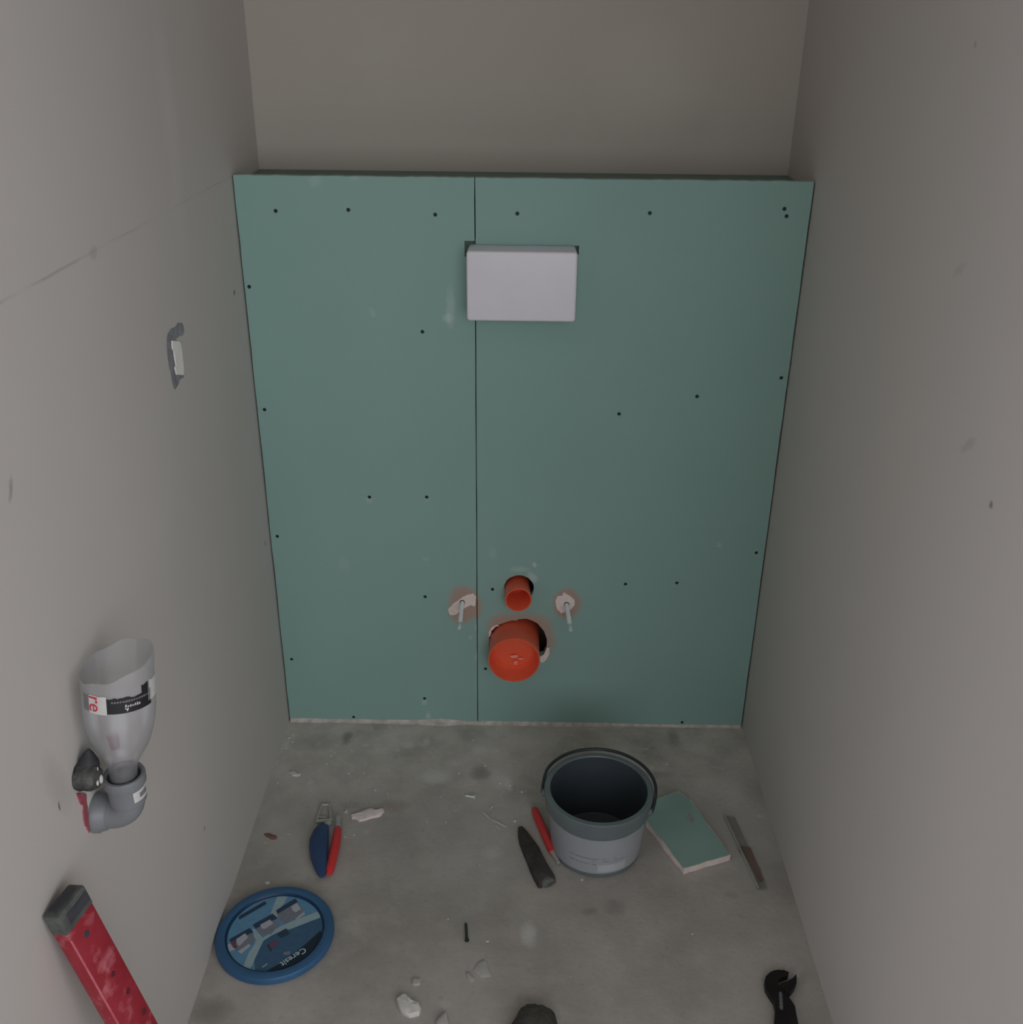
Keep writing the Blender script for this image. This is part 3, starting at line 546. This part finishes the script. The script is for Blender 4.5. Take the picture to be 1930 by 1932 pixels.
# ------------------------------------------------------------------ floor things
# blue lid
lx, ly, lr = (0.0845, -0.4975, 0.0835)
e = empty('bucket_lid', (lx, ly, 0), 'round blue bucket lid with printed picture label lying against the left wall', 'lid')
bm = bmesh.new(); lathe(bm, (0, 0, 0), (0, 0, 1), [(0.0, lr-0.003), (0.002, lr), (0.009, lr), (0.0115, lr-0.0015), (0.0125, lr-0.005), (0.0125, lr-0.0105), (0.0115, lr-0.0135)], 72, (True, False)); link('rim', bm, 'blue_lid_plastic', e, True)
bm = bmesh.new(); lathe(bm, (0, 0, 0), (0, 0, 1), [(0.0115, lr-0.0135), (0.0085, lr-0.0150), (0.0082, lr-0.0185)], 72); link('groove', bm, 'dark_blue_plastic', e, True)
# label: print shapes in label coordinates (unit disc, +y along the direction the top of the print points away from the viewer)
LRr = lr-0.0170; bm = bmesh.new()
names = ['print_sky', 'print_deep', 'print_pale', 'print_navy', 'print_photo', 'print_light', 'print_maroon', 'print_white', 'print_slate']
disc = [(math.cos(2*math.pi*i/64), math.sin(2*math.pi*i/64)) for i in range(64)]
def clip_disc(poly):
    """keep polygon inside the convex disc"""
    out = poly
    for i in range(64):
        a = disc[i]; b = disc[(i+1) % 64]; res = []
        ins = lambda p: (b[0]-a[0])*(p[1]-a[1])-(b[1]-a[1])*(p[0]-a[0]) >= 0
        for k in range(len(out)):
            p, q = out[k], out[(k+1) % len(out)]
            if ins(p): res.append(p)
            if ins(p) != ins(q):
                d1 = (b[0]-a[0])*(p[1]-a[1])-(b[1]-a[1])*(p[0]-a[0]); d2 = (b[0]-a[0])*(q[1]-a[1])-(b[1]-a[1])*(q[0]-a[0]); tt = d1/(d1-d2)
                res.append((p[0]+(q[0]-p[0])*tt, p[1]+(q[1]-p[1])*tt))
        out = res
        if len(out) < 3: return []
    return out
lay = [0]
def pr_(poly, m):
    p = clip_disc(poly); lay[0] += 1
    if len(p) >= 3:
        f_ = bm.faces.new([bm.verts.new((x*LRr, y*LRr, 0.0083+lay[0]*0.00003)) for x, y in p]); f_.material_index = names.index(m); f_.normal_update()
        if f_.normal.z < 0: f_.normal_flip()
pr_(disc, 'print_sky')
pr_([(-0.171, -1.062), (-0.371, -0.455), (-0.284, -0.231), (0.318, 0.132), (0.886, 0.467), (1.232, -0.026), (1.027, -0.461), (0.339, -1.149), (-0.066, -1.157)], 'print_deep')
pr_([(-0.885, 0.359), (-0.875, 0.431), (-0.421, 0.849), (-0.351, 0.775), (-0.848, 0.323)], 'print_slate')
pr_([(-0.162, 1.082), (0.089, 1.088), (0.011, 0.763), (-0.093, 0.502), (-0.209, 0.500)], 'print_pale')
pr_([(-0.209, 0.500), (-0.105, 0.557), (-0.001, 0.413), (-0.033, 0.357)], 'print_pale')
pr_([(0.782, 0.557), (0.870, 0.559), (0.897, 0.413), (0.325, 0.096), (0.022, -0.016), (-0.200, -0.229), (-0.267, -0.655), (-0.314, -1.033), (-0.479, -0.972), (-0.434, -0.542), (-0.356, -0.285), (-0.514, 0.079), (-0.439, 0.063), (-0.230, -0.161), (-0.003, 0.090), (0.246, 0.273)], 'print_pale')
pr_([(-0.983, -0.417), (-0.897, -0.312), (-0.747, -0.462), (-0.900, -0.567)], 'print_light')
pr_([(-0.087, 0.539), (0.121, 0.729), (0.336, 0.826), (0.554, 0.533), (0.181, 0.236), (0.023, 0.305)], 'print_photo')
pr_([(-0.114, 0.593), (0.240, 0.938), (0.324, 0.846), (-0.055, 0.494)], 'print_slate')
pr_([(0.197, 0.712), (0.310, 0.807), (0.430, 0.642), (0.333, 0.548), (0.250, 0.601)], 'print_light')
pr_([(0.402, 0.421), (0.518, 0.569), (0.546, 0.497), (0.342, 0.293)], 'print_light')
pr_([(-0.425, 0.063), (-0.145, 0.410), (0.046, 0.198), (-0.070, -0.053), (-0.260, -0.092)], 'print_photo')
pr_([(-0.526, 0.186), (-0.166, 0.500), (-0.022, 0.375), (-0.371, 0.135), (-0.443, 0.081)], 'print_slate')
pr_([(-0.368, 0.189), (-0.186, 0.336), (-0.091, 0.231), (-0.230, 0.085), (-0.302, 0.084)], 'print_light')
pr_([(-0.842, -0.312), (-0.532, -0.028), (-0.359, -0.215), (-0.581, -0.510), (-0.733, -0.462)], 'print_photo')
pr_([(-0.936, -0.218), (-0.575, 0.096), (-0.464, -0.008), (-0.804, -0.241), (-0.893, -0.277)], 'print_slate')
pr_([(-0.893, -0.277), (-0.789, -0.241), (-0.709, -0.446), (-0.796, -0.430)], 'print_maroon')
pr_([(-0.784, -0.206), (-0.640, -0.047), (-0.544, -0.149), (-0.670, -0.376), (-0.735, -0.343)], 'print_light')
pr_([(-0.675, -0.528), (-0.488, -0.321), (-0.434, -0.372), (-0.578, -0.578)], 'print_light')
pr_([(0.053, -0.032), (0.223, 0.103), (0.322, -0.028), (0.164, -0.152), (0.083, -0.103)], 'print_slate')
pr_([(-0.064, -0.330), (0.067, -0.224), (0.137, -0.292), (0.019, -0.447)], 'print_maroon')
pr_([(-0.096, -0.348), (-0.064, -0.330), (0.040, -0.482), (0.020, -0.515)], 'print_slate')
pr_([(0.286, -0.527), (0.432, -0.491), (0.439, -0.591), (0.315, -0.593)], 'print_photo')
pr_([(-0.072, -0.898), (0.005, -0.815), (0.025, -0.839), (-0.054, -0.922)], 'print_pale')
pr_([(-0.012, -1.044), (0.339, -0.767), (0.686, -0.358), (0.964, 0.039), (1.262, -0.200), (0.966, -0.879), (0.474, -1.146), (0.068, -1.154)], 'print_navy')
lbl = link('label', bm, names, e, normals=False)
vs, fs, w_, h_ = text_mesh('Ceresit', 0.0135, 0, 0.0001)
bm = bmesh.new(); (tx0, ty0), (tx1, ty1) = ((0.04603, -0.02663), (0.01783, -0.05363))
dx, dy = tx1-tx0, ty1-ty0; Ld = math.hypot(dx, dy); dx /= Ld; dy /= Ld; sc = Ld/w_
V = [bm.verts.new((tx0+dx*x*sc-dy*y*sc, ty0+dy*x*sc+dx*y*sc, 0.0083+0.0013)) for x, y in vs]
for q in fs: bm.faces.new([V[i] for i in q])
link('lettering', bm, 'print_white', lbl)

# bucket
bxp, byp = 0.556, -0.307; BH = 0.117; RI, RO, RB = 0.0752, 0.0850, 0.0705
e = empty('bucket', (bxp, byp, 0), 'open grey plastic bucket with a silvery label standing on the floor', 'bucket')
bm = bmesh.new()
lathe(bm, (0, 0, 0), (0, 0, 1), [(0.0, RB-0.003), (0.002, RB), (0.083, RI+0.0015), (0.085, RI+0.0045), (0.091, RI+0.0050), (0.092, RO-0.002), (0.109, RO), (0.1155, RO-0.0004), (BH, RO-0.002), (BH, RI+0.001), (0.115, RI)], 80, (True, False)); link('bucket_wall', bm, 'bucket_grey', e, True)
bm = bmesh.new(); lathe(bm, (0, 0, 0), (0, 0, 1), [(0.115, RI), (0.10, RI-0.001), (0.006, RB-0.003), (0.004, RB-0.006), (0.004, 0.0005)], 80, (False, True)); link('bucket_inside', bm, 'bucket_inside', e, True)
bm = bmesh.new(); rb = lambda z: RB+(RI+0.0015-RB)*(z-0.002)/0.081+0.0004
lathe(bm, (0, 0, 0), (0, 0, 1), [(0.010, rb(0.010)), (0.0815, rb(0.0815))], 60, ang=(D2R(70), D2R(290))); link('label', bm, 'bucket_label', e, True)
lathe_b = bmesh.new(); lathe(lathe_b, (0, 0, 0), (0, 0, 1), [(0.014, rb(0.014)+0.0003), (0.030, rb(0.030)+0.0003)], 16, ang=(D2R(178), D2R(214))); link('label_panel', lathe_b, plain('bucket_label_light', srgb(184, 187, 192), None, 40, 0.4, 0, 0.03), e, True)
bm = bmesh.new(); hp = []
for i in range(49):
    a = D2R(178-(178+26)*i/48); q = math.sin(math.pi*i/48); hp.append(((RO+0.0022)*math.cos(a)*(1+0.018*q), (RO+0.0022)*math.sin(a)*(1+0.018*q), 0.104+0.0165*min(1, q*3)))
tube(bm, hp, 0.0026, 10); link('handle', bm, 'bucket_handle_dark', e, True)
for a in (178, -26):
    bm = bmesh.new(); a = D2R(a); lathe(bm, ((RO-0.002)*math.cos(a), (RO-0.002)*math.sin(a), 0.103), (math.cos(a), math.sin(a), 0), [(0, 0.006), (0.004, 0.0058), (0.0055, 0.004)], 16, (False, True)); link('handle_boss', bm, 'bucket_grey', e, True)

# green board offcut
e = empty('board_offcut', (0, 0, 0), 'green plasterboard offcut with white broken edges beside the bucket', 'plasterboard offcut')
op = [(0.6416, -0.2645), (0.6880, -0.3677), (0.7654, -0.3374), (0.7217, -0.2138), (0.7028, -0.1921), (0.6665, -0.2099)]
bm = bmesh.new(); slab(bm, rough_loop(op, 8, 0.0009), [], 0.0008, 0.0120, FLOOR, 1, 1); link('gypsum_core', bm, ['green_board_paper', 'gypsum_core'], e)
cxo = sum(p[0] for p in op)/len(op); cyo = sum(p[1] for p in op)/len(op)
bm = bmesh.new(); slab(bm, rough_loop([(cxo+(p[0]-cxo)*0.985, cyo+(p[1]-cyo)*0.985) for p in op], 8, 0.0009), [], 0.0118, 0.0124, FLOOR, 0, 0); link('face_paper', bm, 'offcut_paper_m' if 'offcut_paper_m' in MATS else plain('offcut_paper_m', srgb(142, 170, 162), srgb(152, 180, 172), 12, 0.75), e)
bm = bmesh.new(); slab(bm, circ(0.7150, -0.2559, 0.0055, 14, 0.15, 1.9), [], 0.0124, 0.0126, FLOOR); link('dust_smear', bm, plain('dust_smear_m', srgb(150, 150, 144), srgb(165, 163, 157), 80, 0.95), e)

# narrow strip near the right wall
e = empty('narrow_strip', (0, 0, 0), 'narrow grey-brown strip with a pale edge lying near the right wall', 'strip')
q0, q1, q2, q3 = [(0.7727, -0.2412), (0.7967, -0.3980), (0.8109, -0.3956), (0.7908, -0.2433)]
bm = bmesh.new(); slab(bm, [q0, q1, q2, q3], [], 0.0, 0.0035, FLOOR); link('strip_body', bm, 'strip_grey', e)
bm = bmesh.new(); slab(bm, rough_loop([(0.7866, -0.3069), (0.8027, -0.3112), (0.8108, -0.3808), (0.8022, -0.3832)], 3, 0.0008), [], 0.0035, 0.0040, FLOOR); link('brown_face', bm, 'strip_brown', e)
bm = bmesh.new(); ex_ = Vector((q1[0]-q0[0], q1[1]-q0[1], 0)); nrm = Vector((-ex_.y, ex_.x, 0)).normalized()*0.0016
slab(bm, rough_loop([q0, q1, (q1[0]+nrm.x, q1[1]+nrm.y), (q0[0]+nrm.x, q0[1]+nrm.y)], 6, 0.0003), [], 0.0, 0.008, FLOOR); link('pale_edge', bm, 'clear_plastic', e)

# blue handled tool
def path(nm, pts, rad, m, par, flat=1.0, n=16): bm = bmesh.new(); tube(bm, pts, rad, n, flat); return link(nm, bm, m, par, True)
e = empty('hand_tool', (0.1241, -0.3293, 0), 'small tool with a fat dark blue handle and clear plastic end', 'tool')
loc = e.location
def lp(p, z): return (p[0]-loc.x, p[1]-loc.y, z)
bpts = [(0.1157, -0.2832), (0.1144, -0.2952), (0.1141, -0.3129), (0.1169, -0.3324), (0.1214, -0.3526), (0.1270, -0.3702), (0.1310, -0.3831), (0.1333, -0.3917)]; brad = [0.0088, 0.0128, 0.0152, 0.0150, 0.0132, 0.0108, 0.0082, 0.0045]
path('handle', [lp(p, 0.0088) for p in bpts], brad, 'blue_handle_plastic', e, 0.56)
A = [(0.1027, -0.2284), (0.1159, -0.2281), (0.1248, -0.2642), (0.1009, -0.2671), (0.1034, -0.2573), (0.1150, -0.2582), (0.1208, -0.2716)]
bm = bmesh.new()
for i, j, r in ((0, 1, 0.0022), (1, 2, 0.0026), (2, 3, 0.0032), (3, 0, 0.0022), (4, 5, 0.0016)): tube(bm, [lp(A[i], 0.003), lp(A[j], 0.003)], r, 8)
link('clear_end', bm, 'clear_plastic', e, True)
bm = bmesh.new(); c = lp(A[6], 0.0); lathe(bm, (c[0], c[1], 0.003), (0, 0, 1), [(0, 0.0058), (0.003, 0.0058), (0.0042, 0.004)], 18, (True, True)); link('round_stud', bm, 'clear_plastic', e, True)
# red stick handle next to it
e = empty('red_stick_tool', (0.1392, -0.3289, 0), 'small tool with a bright red stick handle touching the blue-handled tool', 'tool'); loc = e.location
rp = [(0.1400, -0.2849), (0.1401, -0.2909), (0.1415, -0.3074), (0.1423, -0.3248), (0.1424, -0.3430), (0.1426, -0.3609), (0.1423, -0.3784), (0.1419, -0.3859)]; path('handle', [lp(p, 0.0075) for p in rp], [0.0035, 0.0064, 0.0072, 0.0073, 0.0073, 0.0072, 0.0066, 0.0035], 'red_handle_plastic', e)
rq = [(0.1337, -0.2525), (0.1364, -0.2636), (0.1400, -0.2854)]; path('tip', [lp(p, 0.0065) for p in rq], [0.0022, 0.0046, 0.0042], 'clear_plastic', e, 0.6)
# red handle beside the bucket
e = empty('red_screwdriver', (0.4721, -0.2748, 0), 'red handled tool with grey shaft lying against the grey bucket', 'tool'); loc = e.location
rp = [(0.4576, -0.2333), (0.4594, -0.2383), (0.4644, -0.2556), (0.4694, -0.2726), (0.4743, -0.2893), (0.4791, -0.3057), (0.4838, -0.3218), (0.4861, -0.3309)]; path('handle', [lp(p, 0.0070) for p in rp], [0.0034, 0.0060, 0.0068, 0.0069, 0.0069, 0.0069, 0.0068, 0.0058], 'red_handle_plastic', e)
rq = [(0.4854, -0.3265), (0.4909, -0.3411), (0.4955, -0.3532)]; path('shaft', [lp(p, 0.0062) for p in rq], [0.0042, 0.0040, 0.0030], 'clear_plastic', e, 0.7)
# dark worn handle
e = empty('worn_handle_tool', (0.4637, -0.3276, 0), 'old dark worn tool handle lying left of the grey bucket', 'tool'); loc = e.location
bm = bmesh.new(); dk = [(0.4357, -0.2717), (0.4400, -0.2897), (0.4451, -0.3072), (0.4526, -0.3267), (0.4591, -0.3469), (0.4655, -0.3656), (0.4718, -0.3828), (0.4772, -0.3944)]; cs = [(0.0040, 0.5), (0.0085, 0.6), (0.0118, 0.62), (0.0135, 0.62), (0.0142, 0.66), (0.0150, 0.7), (0.0158, 0.72), (0.0150, 0.72)]; rings = []
for i, p in enumerate(dk):
    a = Vector(dk[max(i-1, 0)]); b = Vector(dk[min(i+1, len(dk)-1)]); t_ = (b-a).normalized(); s_ = Vector((t_.y, -t_.x)); r, fl_ = cs[i]; h = r*fl_*1.5
    rg = []
    for (u, v) in ((-1, 0.1), (-0.92, 0.75), (-0.55, 1), (0.55, 1), (0.92, 0.75), (1, 0.1), (0.8, 0), (-0.8, 0)):
        w_n = 1+random.uniform(-0.05, 0.05); rg.append(bm.verts.new((p[0]-loc.x+s_.x*u*r*w_n, p[1]-loc.y+s_.y*u*r*w_n, v*h*w_n)))
    rings.append(rg)
for a, b in zip(rings, rings[1:]):
    for i in range(8): bm.faces.new((a[i], a[(i+1) % 8], b[(i+1) % 8], b[i]))
bm.faces.new(rings[0]); bm.faces.new(rings[-1]); link('handle_body', bm, 'dark_worn_wood', e, True)
bm = bmesh.new(); p = dk[-1]; a = Vector(dk[-2]); t_ = (Vector(p)-a).normalized(); s_ = Vector((t_.y, -t_.x)); q = Vector(p)+t_*0.003
lathe(bm, (p[0]-loc.x, p[1]-loc.y, 0.0085), (t_.x, t_.y, 0), [(-0.002, 0.0110), (0.0035, 0.0108), (0.0045, 0.008)], 14, (False, True)); 
for v in bm.verts: v.co.z = max(0.0003, 0.0085+(v.co.z-0.0085)*0.75)
link('end_cap', bm, 'level_cap_grey', e, True)

# adjustable wrench
e = empty('adjustable_wrench', (0.7917, -0.5837, 0), 'dark adjustable wrench with open jaws near the right wall', 'wrench'); loc = e.location
wp = [(0.7703, -0.5677), (0.7739, -0.5595), (0.7814, -0.5524), (0.7880, -0.5493), (0.7941, -0.5484), (0.8018, -0.5491), (0.8076, -0.5519), (0.8049, -0.5572), (0.7994, -0.5596), (0.7952, -0.5609), (0.7911, -0.5638), (0.7884, -0.5696), (0.7910, -0.5753), (0.7943, -0.5820), (0.7988, -0.5875), (0.7978, -0.5920), (0.8010, -0.5986), (0.8030, -0.6062), (0.8018, -0.6192), (0.8008, -0.6351), (0.7958, -0.6710), (0.7857, -0.7195), (0.7754, -0.7561), (0.7648, -0.7703), (0.7507, -0.7723), (0.7448, -0.7610), (0.7495, -0.7202), (0.7596, -0.6717), (0.7695, -0.6331), (0.7763, -0.6089), (0.7763, -0.5979), (0.7720, -0.5869), (0.7695, -0.5780)]
bm = bmesh.new(); slab(bm, [(p[0]-loc.x, p[1]-loc.y) for p in wp], [], 0.0005, 0.0095, FLOOR); bmesh.ops.bevel(bm, geom=[x for x in bm.edges if len(x.link_faces) == 2 and x.calc_face_angle(0) > 0.8 and abs(x.verts[0].co.z-x.verts[1].co.z) < 1e-5], offset=0.0012, segments=2, affect='EDGES'); link('fixed_body', bm, 'dark_steel', e)
jp = [(0.7920, -0.5707), (0.8026, -0.5671), (0.8106, -0.5623), (0.8165, -0.5558), (0.8154, -0.5634), (0.8135, -0.5703), (0.8090, -0.5772), (0.8013, -0.5852), (0.7962, -0.5864), (0.7912, -0.5787)]
bm = bmesh.new(); slab(bm, [(p[0]-loc.x, p[1]-loc.y) for p in jp], [], 0.0008, 0.0108, FLOOR); link('sliding_jaw', bm, 'dark_steel', e)
wk = [(0.7882, -0.5855), (0.7836, -0.6120)]
bm = bmesh.new(); a, b = Vector(lp(wk[0], 0.0095)), Vector(lp(wk[1], 0.0095)); L = (b-a).length; lathe(bm, a, b-a, [(0, 0.002)]+[(L*(i+0.5)/9, 0.0030 if i % 2 else 0.0022) for i in range(9)]+[(L, 0.002)], 12, (True, True)); link('worm_screw', bm, 'bright_steel', e, True)

# dark bundle at the bottom edge
e = empty('dark_bundle', (0.4577, -0.6538, 0), 'dark crumpled rounded bundle cut off by the bottom edge of the photo', 'bundle'); loc = e.location
bm = bmesh.new(); bmesh.ops.create_icosphere(bm, subdivisions=4, radius=1)
for v in bm.verts:
    d = v.co.copy(); k = 1+0.16*noise.noise(d*1.7+Vector((4, 1, 2)))+0.06*noise.noise(d*5)
    v.co = Vector((d.x*0.030*k, d.y*0.040*k, max(0.0, 0.012+d.z*0.016*k)))
link('cloth', bm, 'dark_cloth', e, True)
bm = bmesh.new(); tube(bm, [lp(p, z) for p, z in (((0.4482, -0.6189), 0.009), ((0.4426, -0.6245), 0.01), ((0.4356, -0.6294), 0.008), ((0.4287, -0.6389), 0.006), ((0.4185, -0.6507), 0.004))], [0.002, 0.0032, 0.0036, 0.004, 0.003], 8); link('loose_end', bm, 'dark_rubber', e, True)

# plaster pieces
def chip(poly, h, label, m='gypsum_core', name='plaster_piece', cat='plaster piece'):
    c = (sum(p[0] for p in poly)/len(poly), sum(p[1] for p in poly)/len(poly)); bm = bmesh.new()
    pebble(bm, [(x-c[0], y-c[1]) for x, y in rough_loop(poly, 2, 0.0005)], h, 0.6, h*0.12)
    o = link(name, bm, m, None, True); o.location = (c[0], c[1], 0); return tag(o, label, cat, 'plaster pieces on the floor' if cat == 'plaster piece' else None)
plain('chip_grey', srgb(206, 202, 196), srgb(220, 216, 210), 80, 0.95, 0, 0.5)
plain('shard_white', srgb(222, 208, 206), srgb(234, 220, 217), 80, 0.95, 0, 0.5)
chip([(0.1549, -0.2502), (0.1583, -0.2587), (0.1638, -0.2585), (0.1712, -0.2645), (0.1774, -0.2628), (0.1896, -0.2564), (0.2043, -0.2522), (0.2093, -0.2405), (0.2075, -0.2342), (0.2001, -0.2368), (0.1900, -0.2354), (0.1857, -0.2319), (0.1750, -0.2381), (0.1613, -0.2493)], 0.0045, 'long white plaster shard lying right of the red-handled tool by the blue one', 'shard_white')
chip([(0.2702, -0.6019), (0.2782, -0.5936), (0.2860, -0.5973), (0.2931, -0.6036), (0.3007, -0.6066), (0.3051, -0.6149), (0.3032, -0.6233), (0.2908, -0.6270), (0.2814, -0.6237), (0.2727, -0.6114)], 0.0090, 'largest white plaster lump near the bottom edge', 'chip_grey')
chip([(0.3708, -0.5517), (0.3760, -0.5379), (0.3854, -0.5320), (0.3904, -0.5376), (0.3927, -0.5490), (0.3968, -0.5602), (0.3827, -0.5627)], 0.0022, 'flat grey-white plaster flake above the dark bundle', plain('chip_dull', srgb(176, 172, 166), srgb(188, 184, 178), 80, 0.95))
chip([(0.3614, -0.5542), (0.3662, -0.5552), (0.3733, -0.5651), (0.3707, -0.5701), (0.3639, -0.5653)], 0.0025, 'small oval plaster bit touching the flat flake', 'chip_dull')
chip([(0.2875, -0.5679), (0.2921, -0.5663), (0.2998, -0.5677), (0.2996, -0.5754), (0.2941, -0.5773), (0.2888, -0.5752)], 0.0035, 'small squarish plaster bit above the largest lump', 'chip_dull')
chip([(0.0301, -0.1462), (0.0354, -0.1416), (0.0438, -0.1459), (0.0524, -0.1513), (0.0496, -0.1562), (0.0395, -0.1553)], 0.0030, 'small white plaster crumb near the left wall, behind the blue-handled tool', 'chip_grey')
chip([(0.0455, -0.3982), (0.0485, -0.3957), (0.0549, -0.3973), (0.0546, -0.4006), (0.0497, -0.4013)], 0.0020, 'tiny pale plaster flake just behind the blue lid', 'chip_grey')
chip([(0.3258, -0.6351), (0.3322, -0.6237), (0.3374, -0.6195), (0.3405, -0.6256), (0.3421, -0.6358), (0.3390, -0.6419), (0.3282, -0.6421)], 0.0060, 'pale plaster sliver cut off by the bottom edge', 'chip_dull')
chip([(0.1416, -0.2440), (0.1435, -0.2338), (0.1479, -0.2337), (0.1493, -0.2425), (0.1464, -0.2464)], 0.0025, 'tiny plaster crumb between the long shard and the clear plastic end', 'chip_dull')
chip([(0.0207, -0.2952), (0.0282, -0.2928), (0.0424, -0.2995), (0.0449, -0.3058), (0.0362, -0.3076), (0.0241, -0.2999)], 0.0015, 'flat brown paper scrap near the left wall', 'brown_scrap_paint', 'paper_scrap', 'scrap')
# loose screws
def screw_obj(a, b, label, m):
    e = empty('loose_screw', (a[0], a[1], 0), label, 'screw'); A_ = Vector((0, 0, 0.0034)); B_ = Vector((b[0]-a[0], b[1]-a[1], 0.0015)); L = (B_-A_).length
    bm = bmesh.new(); lathe(bm, A_, B_-A_, [(0, 0.0012), (0.0004, 0.0034), (0.0012, 0.0034), (0.0035, 0.0016)], 12, (True, True)); link('head', bm, m, e, True)
    bm = bmesh.new(); pr = [(0.003, 0.0014)]; s = 0.005; k = 0
    while s < L-0.003: pr.append((s, 0.0011 if k % 2 else 0.0020)); s += 0.0010; k += 1
    pr.append((L, 0.0002)); lathe(bm, A_, B_-A_, pr, 10, (True, True)); link('shank', bm, m, e, True)
screw_obj((0.3599, -0.5025), (0.3566, -0.4685), 'dark drywall screw lying alone mid-floor', 'black_screw')
screw_obj((0.3583, -0.2046), (0.3400, -0.1985), 'tiny pale screw with dark head lying left of the red handle by the bucket', 'zinc_steel')
# pale slivers and crumbs nobody could count
bm = bmesh.new()
def crumb(x, y, r):
    k = random.choice((4, 5, 6)); ph = random.uniform(0, 6); h = r*random.uniform(0.5, 0.9)
    lo_ = [bm.verts.new((x+r*random.uniform(0.7, 1.2)*math.cos(ph+2*math.pi*i/k), y+r*random.uniform(0.5, 1.1)*math.sin(ph+2*math.pi*i/k), 0.0)) for i in range(k)]
    c_ = bm.verts.new((x+r*0.2, y, h))
    for i in range(k): bm.faces.new((lo_[i], lo_[(i+1) % k], c_))
for (x, y, r) in [(0.0966, -0.0993, 0.0030), (0.0919, -0.1210, 0.0025), (0.1342, -0.1453, 0.0030), (0.1610, -0.1446, 0.0022), (0.1870, -0.1875, 0.0028), (0.1667, -0.2934, 0.0020), (0.3486, -0.0487, 0.0030), (0.3277, -0.1408, 0.0030), (0.3128, -0.2612, 0.0022), (0.4261, -0.2563, 0.0040), (0.6854, -0.4810, 0.0020), (0.8329, -0.2348, 0.0026), (0.7965, -0.0501, 0.0020), (0.6944, -0.1083, 0.0028), (0.6287, -0.2737, 0.0035), (0.5307, -0.3814, 0.0030), (0.3298, -0.4612, 0.0020), (0.3894, -0.5001, 0.0035), (0.8371, -0.2360, 0.0020), (0.0198, -0.0626, 0.0035), (0.0106, -0.0507, 0.0040), (0.0120, -0.0807, 0.0030), (0.5486, -0.0665, 0.0030), (0.4358, -0.2839, 0.0025), (0.5672, -0.0616, 0.0025), (0.3997, -0.1652, 0.0040), (0.4162, -0.1702, 0.0045), (0.4105, -0.1541, 0.0030), (0.3724, -0.1201, 0.0030), (0.4373, -0.1858, 0.0030)]: crumb(x, y, r)
for _ in range(230):
    y = -abs(random.gauss(0, 0.13)); x = random.uniform(0.01, WX-0.01)
    if x > 0.62 and random.random() < 0.7: continue
    if (x-bxp)**2+(y-byp)**2 < 0.0095 or y < -0.38: continue
    crumb(x, y-0.008, random.uniform(0.0006, 0.0020))
for _ in range(60):
    x, y = random.uniform(0.05, 0.8), random.uniform(-0.66, -0.2)
    if (x-bxp)**2+(y-byp)**2 > 0.0095 and (x > 0.19 or y > -0.38): crumb(x, y, random.uniform(0.0005, 0.0011))
o = link('plaster_crumbs', bm, plain('crumb_dusty', srgb(190, 185, 179), srgb(208, 203, 197), 60, 0.95)); tag(o, 'scatter of pale plaster crumbs across the concrete floor', 'crumbs', None, 'stuff')
bm = bmesh.new()
for a, b in [((0.3840, -0.2523), (0.4124, -0.2712)), ((0.3851, -0.2297), (0.3902, -0.2207)), ((0.3950, -0.2680), (0.4021, -0.2787)), ((0.3418, -0.1985), (0.3528, -0.2022)), ((0.3721, -0.2363), (0.3858, -0.2535))]:
    tube(bm, [(a[0], a[1], 0.001), ((a[0]+b[0])/2, (a[1]+b[1])/2, 0.0016), (b[0], b[1], 0.001)], [0.0009, 0.0018, 0.0011], 6, 0.7)
o = link('plastic_slivers', bm, 'crumb_dusty'); tag(o, 'thin pale slivers scattered left of the worn dark handle', 'slivers', None, 'stuff')

# ------------------------------------------------------------------ lintel over the niche opening
bm = bmesh.new(); bx(bm, (0, YR, 2.3), (WX, YR+0.1, 2.45)); o = link('trim_1', bm, 'ceiling_plaster'); o['kind'] = 'structure'; o['label'] = 'lintel over the niche opening'
bpy.context.view_layer.update()
